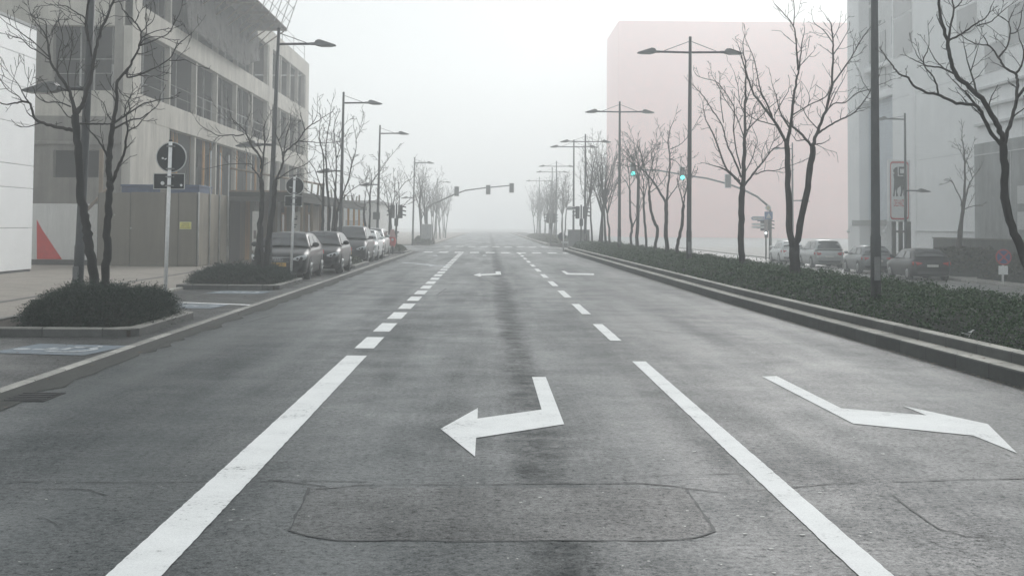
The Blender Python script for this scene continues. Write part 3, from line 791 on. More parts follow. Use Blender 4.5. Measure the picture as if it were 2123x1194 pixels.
# lettered rail on the block
rl = thing('lettered_rail', 'thin lettered rail with a small lamp at each end on the pale block', 'sign', (XR-.3, 90, 1.9))
mb = MB(); mb.box(XR-.30, XR-.26, 87.6, 95.8, 1.9, 2.3); mb.build('rail', mat('rail_grey', (.34, .34, .33), .7, .3, 6), rl)
for y in (87.4, 96.0):
    mb = MB(); mb.tube([(XR-.3, y, 1.9), (XR-.5, y, 1.55)], .04, 6); mb.ball((XR-.5, y, 1.5), .14, 10, 6); mb.build('spot_lamp', mat('lamp_white', (.8, .8, .8), .4, .05, 2), rl)
# totem sign of the supermarket
c = D(1863.5, 395, 72.0)
tt = thing('shop_totem', 'tall white shop totem with grey lion and red rounded frame', 'sign', (c.x, 72, ZR+.09))
hw, z0, z1 = .60, c.z-1.72, c.z+1.70
cx = c.x
mb = MB(); mb.bbox(cx-hw, cx+hw, 71.9, 72.15, z0, z1, .02); mb.build('panel', mat('totem_white', (.90, .91, .90), .4, .03, 2, bmp=0), tt)
def rrect(w, h, r, n=6):
    P = []
    for sx, sy, a0 in ((1, 1, 0), (-1, 1, 90), (-1, -1, 180), (1, -1, 270)):
        for i in range(n+1):
            a = R(a0+90*i/n); P.append((sx*(w-r)+r*math.cos(a), sy*(h-r)+r*math.sin(a)))
    return P
o_, i_ = rrect(.50, 1.60, .16), rrect(.465, 1.52, .13)
mb = MB(); cz = (z0+z1)/2
for k in range(len(o_)):
    l = (k+1) % len(o_)
    mb.prism([(cx+o_[k][0], cz+o_[k][1]), (cx+o_[l][0], cz+o_[l][1]), (cx+i_[l][0], cz+i_[l][1]), (cx+i_[k][0], cz+i_[k][1])], 71.885, 71.898, 'XZ')
M_red = mat('sign_red', (.62, .10, .10), .5, .05, 2, bmp=0)
mb.build('frame', M_red, tt)
# emblem traced in panel units: head to the left, tail folded over the back
def em(pts): return [(cx+(x-236)/5.686*.0267, c.z+(395-(320+y/5.686))*.0267) for x, y in pts]
lion = [em([(165,185),(190,158),(215,150),(216,285),(285,295),(298,345),(286,362),(250,372),(212,402),(196,402),(172,372),(176,300),(165,240),(182,225),(168,212)]),
        em([(216,285),(216,262),(284,262),(284,250),(230,250),(230,150),(298,150),(298,172),(244,172),(244,228),(298,228),(300,296),(285,295)]),
        em([(172,372),(196,402),(184,440),(176,498),(160,498),(168,440)]), em([(196,402),(212,402),(206,440),(216,490),(214,498),(196,498),(197,440)]),
        em([(250,372),(272,365),(280,405),(262,490),(262,498),(242,498),(256,430)]), em([(278,364),(288,355),(297,380),(292,430),(302,480),(300,490),(282,490),(284,430),(276,390)])]
mb = MB()
for i, p in enumerate(lion): mb.prism(p, 71.880-.001*i, 71.899, 'XZ')
mb.build('emblem', mat('emblem_grey', (.12, .125, .12), .6, .1, 3, bmp=0), tt)
text('lettering', 'DELHAIZE', .27, M_red, tt, Matrix.Translation((cx, 71.895, c.z-.72)) @ FRONT @ Matrix.Diagonal((.52, 2.0, 1, 1)), local=False)
for x0, x1 in ((1849, 1857), (1863, 1871), (1880, 1888)):
    a, b = D(x0, 455, 72.02), D(x1, 455, 72.02); mb = MB(); mb.bbox(a.x, b.x, 71.95, 72.1, ZR+.09, z0-.002, .01)
    mb.build('leg', mat('totem_leg', (.13, .13, .12), .6, .2, 2), tt)
a, b = D(1857, 478, 72.02), D(1880, 482, 72.02)
mb = MB(); mb.box(a.x, b.x, 71.98, 72.06, b.z, a.z); mb.build('cross_bar', MATS['totem_leg'], tt)
# ------------------------------------------------------------------ lamps
M_pole = mat('lamp_paint', (.085, .09, .093), .5, .18, 2, metal=.3, stretch=(1, 1, .3), bmp=.05)
M_head = mat('lamp_head_grey', (.20, .205, .205), .5, .15, 3, bmp=.05)
M_lens = mat('lamp_lens', (.55, .56, .55), .2, .06, 3, bmp=0)
HEADP = [(0, .035), (.03, .085), (.20, .095), (.60, -.035), (.58, -.06), (.10, -.065), (0, -.035)]
def lamp_head(t, base, sgn, s=1.0):
    M = Matrix.Translation(base) @ Matrix.Diagonal((sgn*s, s, s, 1))
    mb = MB(); mb.prism(HEADP, -.15, .15, 'XZ', M); mb.prism([(.03, .086), (.18, .096), (.16, .12), (.06, .115)], -.08, .08, 'XZ', M)
    mb.tube([M @ Vector((-.14, 0, .0)), M @ Vector((.05, 0, 0))], .045*s, 8)
    h = mb.build('lamp_head', M_head, t)
    mb = MB(); mb.prism([(.12, -.066), (.54, -.061), (.50, -.082), (.16, -.086)], -.11, .11, 'XZ', M); mb.build('lens', M_lens, h)
LG = 'street lamps along the road'
def lamp(label, x, y, H, armz, arms, low=None, lean=0.0, zb=0.0, name='street_lamp', r0=.078):
    t = thing(name, label, 'street lamp', (x, y, zb), 0, LG)
    f = lambda z: x+lean*(z-zb)/(H-zb)
    mb = MB()
    mb.tube([(f(zb-.3), y, zb-.3), (f(zb+1.3), y, zb+1.3), (f(zb+1.32), y, zb+1.32), (f(H*.5), y, H*.5), (f(H), y, H)], [r0*1.18, r0*1.15, r0*1.02, r0*.9, r0*.62], 12)
    mb.tube([(f(H), y, H), (f(H), y, H+.03)], [r0*.7, r0*.5], 12)
    mb.build('pole', M_pole, t)
    mb = MB(); mb.bbox(x-.05, x+.05, y-r0*1.25-.012, y-r0*1.0, zb+.55, zb+.95, .006); mb.build('hatch', M_head, t)
    for sg, ln in arms:
        xa = f(armz)
        mb = MB(); mb.tube([(xa, y, armz), (xa+sg*(ln-.55), y, armz+.02)], .036, 8); mb.build('arm', M_pole, t)
        mb = MB(); mb.tube([(f(H-.12), y, H-.12), (xa+sg*(ln-.55)*.72, y, armz+.05)], .011, 5); mb.build('stay', M_pole, t)
        lamp_head(t, Vector((xa+sg*(ln-.6), y, armz+.02)), sg)
    if low:
        sg, ln, z = low; xa = f(z)
        mb = MB(); mb.tube([(xa, y, z), (xa+sg*(ln-.5), y, z+.02)], .036, 8); mb.build('arm', M_pole, t)
        lamp_head(t, Vector((xa+sg*(ln-.6), y, z)), sg)
    return t
LL = [('tall lamp pole rising from the nearest left planter with a low side head', 22.4, .2), ('slim lamp post by the second left planter with arms over road and pavement', 37.9, .22),
      ('single arm lamp post behind the dark cars on the left', 56.2, .08), ('lamp post with a small square plate on its pole on the left', 74.9, .1), ('faint lamp post at the left far corner of the crossing', 110, .1), ('faintest left lamp post dissolving in fog beyond the crossing', 159, .1)]
for i, (lb, y, ln) in enumerate(LL):
    x = -6.4 if i != 0 else -7.05
    lamp(lb, x, y, 7.4, 6.95, [(1, 1.68)], (-1, 1.1, 4.0), ln)
ML = [('near dark lamp pole cutting through the picture top beside the right hand trees', 6.62, 22.3, .0), ('tall twin armed lamp post standing among the hedge trees in front of the red facade', 6.62, 43.1, .04), ('second twin armed lamp post with clear arms against the white sky', 6.6, 65.8, 0),
      ('twin armed lamp post rising out of the clump of thin hedge trees', 6.6, 89.2, 0), ('twin armed lamp post just left of the hedge tree clump at the hedge end', 6.2, 95.2, 0), ('pale twin armed lamp post beyond the crossing with the taller arms', 6.55, 126.4, 0), ('pale twin armed lamp post beyond the crossing with the lower arms', 6.8, 140, 0), ('faintest twin armed lamp post almost lost in the fog', 6.5, 168, 0)]
for lb, x, y, ln in ML: lamp(lb, x, y, 8.0, 7.5, [(1, 1.75), (-1, 1.75)], None, ln, .27 if y < 90 else .1)
lamp('grey lamp post with one low right arm beside the shop totem', 21.85, 68.3, 7.75, 7.45, [(-1, 1.6)], (1, 1.3, 3.7), 0, ZR+.09)
lamp('faint lamp post with a low right arm seen between the forked trunks', 21.1, 90.5, 7.6, 7.2, [(-1, 1.5)], (1, 1.2, 3.6), 0, ZR+.09)

# ------------------------------------------------------------------ signs
M_back = mat('sign_back', (.025, .03, .034), .5, .15, 3, bmp=.03)
M_rim = mat('sign_rim', (.60, .61, .60), .4, .1, 3, bmp=0)
M_post = mat('white_post', (.90, .91, .90), .5, .12, 2, stretch=(1, 1, .4), bmp=.05)
M_clamp = mat('clamp', (.30, .31, .31), .45, .2, 6, metal=.4)
def back_sign(label, x, y, H, lean, r, plate, stick):
    t = thing('road_sign', label, 'road sign', (x, y, 0))
    f = lambda z: x+lean*z/H
    mb = MB(); mb.tube([(x, y, -.1), (f(H), y, H)], .038, 12); mb.build('post', M_post, t)
    mb = MB(); mb.tube([(f(H), y, H), (f(H), y, H+.035)], [.042, .03], 12); mb.build('cap', mat('cap_black', (.02, .02, .02), .6), t)
    zc = H-r-.02; xc = f(zc)+.012
    mb = MB(); mb.disc((xc, y+.06, zc), r, .012, 'Y', 40); d = mb.build('disc', M_back, t)
    mb = MB()
    n = 48
    for k in range(n):
        a0, a1 = 2*PI*k/n, 2*PI*(k+1)/n
        P = lambda a, q: (xc+math.cos(a)*q, zc+math.sin(a)*q)
        mb.prism([P(a0, r-.004), P(a0, r+.014), P(a1, r+.014), P(a1, r-.004)], y+.045, y+.075, 'XZ')
    mb.build('rim', M_rim, d)
    zp = zc-r-.19; xp = f(zp)-.015
    mb = MB(); mb.bbox(xp-plate/2, xp+plate/2, y+.052, y+.066, zp-.145, zp+.145, .005); p = mb.build('plate', M_back, t)
    mb = MB()
    for a, b, c_, d_ in ((-plate/2-.01, plate/2+.01, .147, .162), (-plate/2-.01, plate/2+.01, -.16, -.147), (-plate/2-.012, -plate/2-.001, -.147, .147), (plate/2+.001, plate/2+.012, -.147, .147)):
        mb.box(xp+a, xp+b, y+.045, y+.07, zp+c_, zp+d_)
    mb.build('plate_rim', M_rim, p)
    for zz in (zc+r*.75, zc-r*.8, zp+.09, zp-.09):
        mb = MB(); mb.tube([(f(zz), y, zz-.016), (f(zz), y, zz+.016)], .048, 10); mb.box(f(zz)-.085, f(zz)+.085, y+.03, y+.046, zz-.014, zz+.014); mb.build('clamp', M_clamp, t)
    mb = MB()
    for dx, dz, s in stick:
        zz = zc+dz
        mb.disc((xc+dx, y+.048, zz), s, .004, 'Y', 12)
    mb.build('sticker', M_post, t)
b = G(341, 640); back_sign('white sign post with round sign back and wide plate by the nearest planter', b.x, b.y, 3.33, .06, .292, .60, ((-.17, -.02, .022), (-.12, -.04, .014), (-.10, -.03, .012), (-.155, -.03, .012), (-.165, -.52, .04), (.21, -.56, .026)))
b = D(603, 566, 39.0); back_sign('white sign post with a round sign seen from behind in front of the black car', b.x, b.y, 3.12, .07, .262, .50, ((-.13, -.04, .016), (-.09, -.045, .014), (-.16, -.03, .012), (.21, -.60, .024)))
# no stopping sign across the second carriageway
b = D(2079, 590, 55.4)
t = thing('no_stopping_sign', 'round blue and red no stopping sign on a short white post', 'road sign', (b.x, 55.4, ZR+.09))
zc = D(2081, 533, 55.4).z; rr_ = .34
mb = MB(); mb.tube([(b.x, 55.4, ZR), (b.x+.03, 55.4, zc+rr_*.6)], .045, 10); mb.build('post', M_post, t)
mb = MB(); mb.disc((b.x+.02, 55.34, zc), rr_, .014, 'Y', 36); mb.build('disc', mat('sign_redring', (.45, .05, .06), .5, .05, 3, bmp=0), t)
mb = MB(); mb.disc((b.x+.02, 55.328, zc), rr_*.82, .01, 'Y', 36); mb.build('blue_field', mat('sign_blue', (.035, .08, .22), .5, .08, 3, bmp=0), t)
mb = MB()
for a in (45, -45):
    M = Matrix.Translation((b.x+.02, 55.320, zc)) @ Matrix.Rotation(R(a), 4, 'Y'); mb.box(-rr_*.80, rr_*.80, -.003+.0005*a/45, .0025+.0005*a/45, -.035, .035, M)
mb.build('cross', MATS['sign_redring'], t)
mb = MB(); mb.bbox(b.x-.20, b.x+.20, 55.33, 55.345, zc-rr_-.40, zc-rr_-.03, .004); mb.build('plate', M_post, t)
# keep-side sign at the hedge end seen from behind
b = D(1168, 513, 90)
t = thing('island_sign', 'low white post with a round sign back at the far end of the hedge', 'road sign', (b.x, 90, .2))
zc = D(1165, 490, 90).z
mb = MB(); mb.tube([(b.x, 90, .0), (b.x, 90, zc+.3)], .055, 10); mb.build('post', M_post, t)
mb = MB(); mb.disc((b.x-.1, 90.08, zc), .27, .02, 'Y', 30); mb.build('disc', M_back, t)
mb = MB(); mb.box(b.x-.15, b.x+.32, 90.06, 90.08, zc-.45, zc-.36); mb.build('plate', M_post, t)
# small square plate on the fourth left lamp
c = D(780.5, 447.5, 74.6)
t = thing('square_sign', 'small grey square plate clamped to a left lamp pole', 'road sign', (c.x, 74.6, c.z))
mb = MB(); mb.bbox(c.x-.20, c.x+.20, 74.58, 74.6, c.z-.21, c.z+.21, .004); mb.build('plate', mat('plate_back', (.16, .165, .165), .5, .1, 3), t)
mb = MB(); mb.box(c.x-.04, c.x+.2, 74.61, 74.7, c.z-.03, c.z+.03); mb.build('clamp', M_clamp, t)
# arrow shaped direction board
c = D(1184, 432, 94.9)
t = thing('direction_board', 'pale arrow shaped direction board on a lamp pole near the hedge end', 'road sign', (c.x, 94.9, c.z))
mb = MB(); mb.prism([(c.x-.42, c.z), (c.x-.28, c.z+.13), (c.x+.36, c.z+.13), (c.x+.36, c.z-.13), (c.x-.28, c.z-.13)], 94.86, 94.89, 'XZ'); mb.build('board', M_post, t)
mb = MB(); mb.prism([(c.x-.36, c.z), (c.x-.26, c.z+.09), (c.x+.32, c.z+.09), (c.x+.32, c.z-.09), (c.x-.26, c.z-.09)], 94.852, 94.858, 'XZ'); mb.build('face', M_rim, t)

# ------------------------------------------------------------------ traffic signals
M_sig = mat('signal_black', (.035, .038, .04), .5, .2, 4, bmp=0)
M_sigg = mat('signal_grey', (.16, .165, .17), .5, .1, 4, bmp=0)
M_sigw = mat('signal_border', (.70, .71, .70), .5, .05, 4, bmp=0)
M_green = emit('green_light', (.10, .80, .72), 2.6)
M_walk = emit('white_light', (.9, .95, .95), 2.0)
def signal_head(label, px0, px1, py0, py1, Y, lit=None, face=True, group='signal heads over the road'):
    a, b = D(px0, py1, Y), D(px1, py0, Y)
    cx, cz, w, h = (a.x+b.x)/2, (a.z+b.z)/2, (b.x-a.x)/2, (b.z-a.z)/2
    t = thing('traffic_signal', label, 'traffic signal', (cx, Y, cz), 0, group)
    mb = MB(); mb.bbox(cx-w, cx+w, Y-.03, Y+.01, cz-h, cz+h, .008); mb.build('backboard', M_sigw, t)
    mb = MB(); mb.bbox(cx-w*.8, cx+w*.8, Y-.20, Y-.032, cz-h*.9, cz+h*.9, .02); mb.build('housing', M_sig if face else M_sigg, t)
    for k, dz in enumerate((.6, 0, -.6)):
        z = cz+h*dz; r = min(w*.62, h*.25)
        on = (lit == k)
        mb = MB(); mb.disc((cx, Y-.206, z), r*(1.25 if on else 1), .01, 'Y', 20)
        mb.build('lens', M_green if on else mat('lens_dark', (.05, .04, .035), .25, .1, 4, bmp=0), t) if face else None
        if face:
            mb = MB(); Q = [R(20+i*14) for i in range(11)]
            mb.loft([[Vector((cx+math.cos(q)*r*1.12, Y-.21, z+math.sin(q)*r*1.12)) for q in Q], [Vector((cx+math.cos(q)*r*1.08, Y-.40, z+math.sin(q)*r*1.08-.01)) for q in Q]], closed=False, caps=False)
            mb.build('visor', M_sig, t)
def mast(label, pts, Y, xb, zb, rr):
    t = thing('signal_mast', label, 'mast', (xb, Y, zb))
    P = [D(x, y, Y+.08) for x, y in pts]
    mb = MB(); mb.tube([Vector((P[0].x, Y+.08, zb-.1)), P[0]], [.12, .10], 10); mb.build('post', M_pole, t)
    mb = MB(); mb.tube(P, [rr-(rr*.45)*i/(len(P)-1) for i in range(len(P))], 8); mb.build('arm', M_pole, t)
mast('curved signal mast reaching over the left road beyond the crossing', [(885, 432), (890.7, 426), (913, 416.6), (941, 403.6), (965, 395), (1007, 389.5), (1057, 384.8), (1066, 384)], 115, -5.5, .06, .075)
signal_head('grey signal back nearest the post on the left mast', 941.5, 952, 386.7, 407, 115, None, False)
signal_head('grey signal back in the middle of the left mast', 1007, 1017.3, 383.6, 403.8, 115, None, False)
signal_head('grey signal back at the tip of the left mast', 1055.6, 1066, 379.6, 400, 115, None, False)
mast('curved signal mast in front of the red facade', [(1597, 437), (1590, 425), (1570, 408), (1540, 393), (1508, 381), (1465, 370), (1424, 364), (1390, 358), (1366, 354), (1330, 352), (1308, 351)], 97, 21, ZR, .085)
signal_head('white bordered unlit signal head on the mast before the red facade', 1502.5, 1516, 361, 390, 97, None, False)
signal_head('signal head showing green beside the tall lamp pole', 1408.5, 1420, 346, 374, 97, 2)
signal_head('signal head showing green seen through the thin tree branches', 1306, 1318, 338, 366, 97, 2)
def side_cluster(label, px, py, Y, zb, walk=False):
    c = D(px, py, Y)
    t = thing('signal_cluster', label, 'traffic signal', (c.x, Y, zb))
    mb = MB(); mb.tube([(c.x, Y, zb-.1), (c.x, Y, c.z+.5)], .06, 10); mb.build('post', M_pole, t)
    for sg in (-1, 1):
        mb = MB(); mb.bbox(c.x+sg*.25-.14, c.x+sg*.25+.14, Y-.17, Y+.17, c.z-.45, c.z+.40, .03); h = mb.build('housing', M_sig, t)
        mb = MB()
        for dz in (.24, -.02, -.28):
            Q = [R(10+i*16) for i in range(11)]; x0 = c.x+sg*.39
            mb.loft([[Vector((x0, Y+math.cos(q)*.12, c.z+dz+math.sin(q)*.11)) for q in Q], [Vector((x0+sg*.22, Y+math.cos(q)*.12, c.z+dz+math.sin(q)*.11-.04)) for q in Q]], closed=False, caps=False)
        mb.build('visor', M_sig, h)
    mb = MB(); mb.bbox(c.x-.12, c.x+.12, Y-.2, Y-.02, c.z-.95, c.z-.45, .02); f = mb.build('pedestrian_head', M_sig, t)
    if walk:
        mb = MB(); mb.disc((c.x-.05, Y-.21, c.z-.62), .09, .012, 'Y', 14); mb.build('lens', M_walk, f)
side_cluster('dark signal cluster at the far end of the hedge', 1205, 440, 89.6, .27)
side_cluster('dark signal cluster between the thin trunks at the left corner', 822, 438, 83.5, .1)
side_cluster('dark signal cluster with a white lit lens below the blue crossing sign', 1588, 466, 96.4, ZR+.09, True)
side_cluster('faint signal cluster beyond the crossing at the far bed', 1142, 452, 114, .1)
# blue crossing sign group by the right mast
c = D(1593, 447, 96)
t = thing('crossing_sign', 'blue square pedestrian crossing sign with a white triangle above the signals', 'road sign', (c.x, 96, c.z))
mb = MB(); mb.bbox(c.x-.30, c.x+.30, 95.9, 95.93, c.z-.28, c.z+.28, .005); mb.build('board', mat('sign_sky', (.10, .20, .42), .5, .05, 3, bmp=0), t)
mb = MB(); mb.prism([(c.x-.20, c.z-.19), (c.x+.20, c.z-.19), (c.x, c.z+.20)], 95.885, 95.898, 'XZ'); mb.build('triangle', M_sigw, t)
c = D(1592, 431, 96)
t = thing('priority_sign', 'pale diamond shaped priority sign on top of the signal post', 'road sign', (c.x, 96, c.z))
mb = MB(); mb.prism([(c.x-.27, c.z), (c.x, c.z-.27), (c.x+.27, c.z), (c.x, c.z+.27)], 95.9, 95.93, 'XZ'); mb.build('board', M_sigw, t)
mb = MB(); mb.prism([(c.x-.17, c.z), (c.x, c.z-.17), (c.x+.17, c.z), (c.x, c.z+.17)], 95.885, 95.898, 'XZ'); mb.build('centre', mat('faded_yellow', (.66, .60, .42), .5, .05, 3, bmp=0), t)
for nm, lb, y0, y1, m_ in (('blue_direction_board', 'pale blue direction board pointing left beside the crossing sign', 449, 457, MATS['sign_sky']), ('white_direction_board', 'upper white direction board below the blue one', 463, 467, M_sigw), ('white_direction_board', 'lower white direction board below the blue one', 469, 473, M_sigw)):
    a, b = D(1557, y1, 96.2), D(1584, y0, 96.2)
    t = thing(nm, lb, 'road sign', (b.x, 96.2, (a.z+b.z)/2))
    h = (b.z-a.z)/2
    mb = MB(); mb.prism([(a.x, a.z+h), (a.x+.14, b.z), (b.x, b.z), (b.x, a.z), (a.x+.14, a.z)], 96.15, 96.19, 'XZ'); mb.build('board', m_, t)
    mb = MB(); mb.prism([(a.x+.06, a.z+h), (a.x+.16, b.z-.03), (b.x-.04, b.z-.03), (b.x-.04, a.z+.03), (a.x+.16, a.z+.03)], 96.142, 96.148, 'XZ'); mb.build('face', M_sigw, t)
# cabinets, bollard, bin
def cabinet(name, label, x0, x1, y0, y1, z0, z1, m, cat='cabinet'):
    t = thing(name, label, cat, ((x0+x1)/2, (y0+y1)/2, z0))
    mb = MB(); mb.bbox(x0, x1, y0, y1, z0, z1, .02); mb.build('body', m, t)
    mb = MB(); mb.bbox(x0-.03, x1+.03, y0-.03, y1+.03, z1, z1+.05, .01); mb.build('lid', m, t)
    n = 3
    for k in range(n):
        w = (x1-x0)/n; mb = MB(); mb.bbox(x0+w*k+.02, x0+w*(k+1)-.02, y0-.015, y0-.001, z0+.1, z1-.06, .004); d = mb.build('door', m, t)
        mb = MB(); mb.box(x0+w*(k+1)-.09, x0+w*(k+1)-.06, y0-.03, y0-.016, (z0+z1)/2-.06, (z0+z1)/2+.06); mb.build('handle', M_clamp, d)
cabinet('utility_cabinet', 'wide grey utility cabinet behind the thin trunks at the hedge end', 5.6, 7.1, 91.6, 92.2, .2, 1.42, mat('cabinet_grey', (.33, .335, .33), .6, .1, 2))
cabinet('street_cabinet', 'faint upright cabinet under the far left trees beyond the crossing', -4.95-.9, -4.95, 113.2, 113.9, .06, 1.75, mat('cabinet_pale', (.45, .46, .46), .6, .15, 2))
b = D(875, 497, 114)
t = thing('bollard', 'small faint dark bollard on the far left corner', 'bollard', (b.x, 114, .06))
mb = MB(); mb.tube([(b.x, 114, .0), (b.x, 114, .85), (b.x, 114, .92), (b.x, 114, 1.0)], [.09, .085, .11, .05], 12); mb.build('post', M_pole, t)
mb = MB(); mb.tube([(b.x, 114, .66), (b.x, 114, .74)], .092, 12); mb.build('band', M_rim, t)
b = D(1618, 503, 93)
t = thing('litter_bin', 'grey litter bin with a pale lid behind the small white car', 'bin', (b.x, 93, ZR+.09))
mb = MB(); mb.tube([(b.x, 93, ZR+.1), (b.x, 93, .1), (b.x, 93, .12), (b.x, 93, .72)], [.06, .06, .2, .24], 14); mb.build('body', M_sigg, t)
mb = MB(); mb.tube([(b.x, 93, .72), (b.x, 93, .80), (b.x, 93, .86)], [.26, .25, .1], 14); mb.build('lid', M_sigw, t)

# ------------------------------------------------------------------ cars
M_glass = mat('car_glass', (.035, .04, .042), .06, .1, 1, bmp=0, spec=.8, fine=0)
M_tyre = mat('tyre', (.02, .02, .021), .8, .2, 8)
M_rimm = mat('alloy', (.42, .43, .43), .35, .1, 4, metal=.7, bmp=0)
M_trim = mat('car_trim', (.022, .024, .026), .5, .1, 4, bmp=0)
M_chrome = mat('chrome', (.75, .76, .76), .2, .03, 3, metal=.9, bmp=0)
M_lampg = mat('headlamp', (.62, .64, .65), .12, .08, 6, bmp=0, spec=.8)
M_tail = mat('tail_lamp', (.50, .03, .025), .2, .1, 4, bmp=0)
M_yel = mat('plate_yellow', (.62, .36, .05), .5, .06, 3, bmp=0)
M_wpl = mat('plate_white', (.7, .7, .66), .5, .06, 3, bmp=0)
def carpaint(name, col, metal=.3):
    if name in MATS: return MATS[name]
    m, nt, b = new_mat(name)
    n = noise(nt, coords(nt), 3.0, 4, .6)
    nt.links.new(ramp(nt, n, [(.3, tuple(c*.9 for c in col)), (.7, tuple(min(1, c*1.08) for c in col))]), b.inputs['Base Color'])
    b.inputs['Roughness'].default_value = .32; b.inputs['Metallic'].default_value = metal
    b.inputs['Coat Weight'].default_value = .15; b.inputs['Specular IOR Level'].default_value = .3; b.inputs['Coat Roughness'].default_value = .06
    MATS[name] = m; return m
STY = {  # hood height, belt, roof z, windshield base/roof front/roof rear/rear base (fraction from front), deck height
 'hatch': dict(L=4.3, W=1.80, H=1.44, hood=.94, belt=.97, ws=.27, rf=.42, rr=.80, rb=.965, deck=1.0, tail=.93),
 'mpv':   dict(L=4.3, W=1.82, H=1.63, hood=1.02, belt=1.04, ws=.23, rf=.40, rr=.90, rb=.975, deck=1.06, tail=1.0),
 'small': dict(L=3.9, W=1.68, H=1.46, hood=.96, belt=.98, ws=.25, rf=.41, rr=.84, rb=.97, deck=1.0, tail=.95),
 'estate':dict(L=4.6, W=1.82, H=1.50, hood=.96, belt=.99, ws=.27, rf=.42, rr=.88, rb=.975, deck=1.03, tail=.98)}
def car(name, label, sty, paint_, x, yfront, zb, away=False, plate=M_yel, rz=0.0, rings=False, ptxt=None, led=False):
    s = STY[sty]; L, W, H = s['L'], s['W'], s['H']
    yc = yfront+L/2
    t = thing(name, label, 'car', (x, yc, zb), (PI if away else 0)+rz, 'cars parked along the kerbs')
    hw = W/2
    Y = lambda f: (f-.5)*L
    belt, hood, deck = s['belt'], s['hood'], s['deck']
    st = [(0, .70, .34, .58), (.006, .80, .26, .66), (.025, .90, .20, .74), (.06, .955, .18, .80), (.12, .985, .17, hood-.075), (.19, 1, .17, hood-.02), (s['ws'], 1, .17, hood+.015), (.40, 1, .17, belt), (.55, 1, .17, belt), (.72, 1, .17, belt+.01), (.86, .995, .17, deck-.01), (.94, .97, .2, deck), (.975, .93, .24, s['tail']), (.993, .87, .3, s['tail']-.16), (1.0, .80, .36, .62)]
    rings_ = []
    for f, w, z0, z1 in st:
        w *= hw; d = z1-z0
        half = [(0, z0), (w*.86, z0), (w*.96, z0+.05), (w*.995, z0+d*.35), (w, z0+d*.62), (w*.975, z0+d*.86), (w*.93, z0+d*.955), (w*.80, z1), (w*.4, z1+.022), (0, z1+.03)]
        full = half + [(-a, b) for a, b in half[-2:0:-1]]
        rings_.append([Vector((a, Y(f), b)) for a, b in full])
    mb = MB(); mb.loft(rings_)
    # cabin: pillars and roof
    gs = []
    fb, ff, fr, fe = s['ws'], s['rf'], s['rr'], s['rb']
    wb_, wr = hw*.90, hw*.68
    zb_f, zb_r = hood+.0, deck-.01
    cab = [(fb, zb_f, zb_f+.02), (fb+(ff-fb)*.5, belt-.02, (hood+H)/2+.05), (ff, belt-.02, H-.035), ((ff+fr)/2, belt-.02, H), (fr, belt-.02, H-.03), ((fr+fe)/2, belt-.02, (H+deck)/2+.06), (fe, deck-.03, deck+.02)]
    for f, z0, z1 in cab:
        k = max(0, min(1, (z1-belt)/(H-belt)))
        w1 = wb_+(wr-wb_)*k
        half = [(wb_, z0), (w1+.012, z1-.05*k), (w1-.05, z1-.008), (w1*.5, z1+.018*k), (0, z1+.024*k)]
        full = half + [(-a, b) for a, b in half[-2::-1]]
        gs.append([Vector((a, Y(f), b)) for a, b in full])
    mb.loft(gs, closed=False, caps=False)
    mb.build('body', paint_, t, local=True)
    # glass as separate proud panes
    def pane(nm, quad, push=.008, sub=5, bow=.0):
        a, b, c_, d_ = [Vector(q) for q in quad]; n = (b-a).cross(d_-a).normalized()
        rg = []
        for i in range(sub+1):
            u = i/sub
            p, q = a.lerp(b, u), d_.lerp(c_, u)
            o_ = n*(push+bow*(1-(2*u-1)**2)); rg.append([p+o_, q+o_])
        m_ = MB(); m_.loft(rg, closed=False, caps=False); return m_.build(nm, M_glass, t, local=True)
    k0, k1 = .10, .93
    def P(f0, z0, f1, z1, u, side, inset=.0):
        z = z0+(z1-z0)*u; k = max(0, min(1, (z-belt)/(H-belt))); w = wb_+(wr-wb_)*k
        return Vector((side*(w-inset), Y(f0+(f1-f0)*u), z))
    z0, z1 = hood+.03, H-.035
    pane('windscreen', [P(fb, z0, ff, z1, .06, -1, .05), P(fb, z0, ff, z1, .06, 1, .05), P(fb, z0, ff, z1, .95, 1, .06), P(fb, z0, ff, z1, .95, -1, .06)], .018, 8, .035)
    pane('rear_window', [P(fe, deck+.03, fr, H-.03, .10, 1, .09), P(fe, deck+.03, fr, H-.03, .10, -1, .09), P(fe, deck+.03, fr, H-.03, .90, -1, .08), P(fe, deck+.03, fr, H-.03, .90, 1, .08)], .02, 8, .03)
    for sd in (-1, 1):
        fm = (ff+fr)/2
        wz = lambda z, e=.018: sd*(wb_+(wr-wb_)*max(0, (z-belt)/(H-belt))+e)
        zl, zt = belt+.03, H-.10
        for nm, q in (('side_window', [(fb+.06, zl), (fm-.015, zl), (fm-.015, zt), (ff+.02, zt-.01)]), ('side_window', [(fm+.015, zl), (min(fe-.09, fr+.03), zl), (fr-.035, zt-.01), (fm+.015, zt)])):
            m_ = MB(); vs = [Vector((wz(z), Y(f), z)) for f, z in q]
            if sd < 0: vs = vs[::-1]
            m_.sheet(vs); m_.build(nm, M_glass, t, local=True)
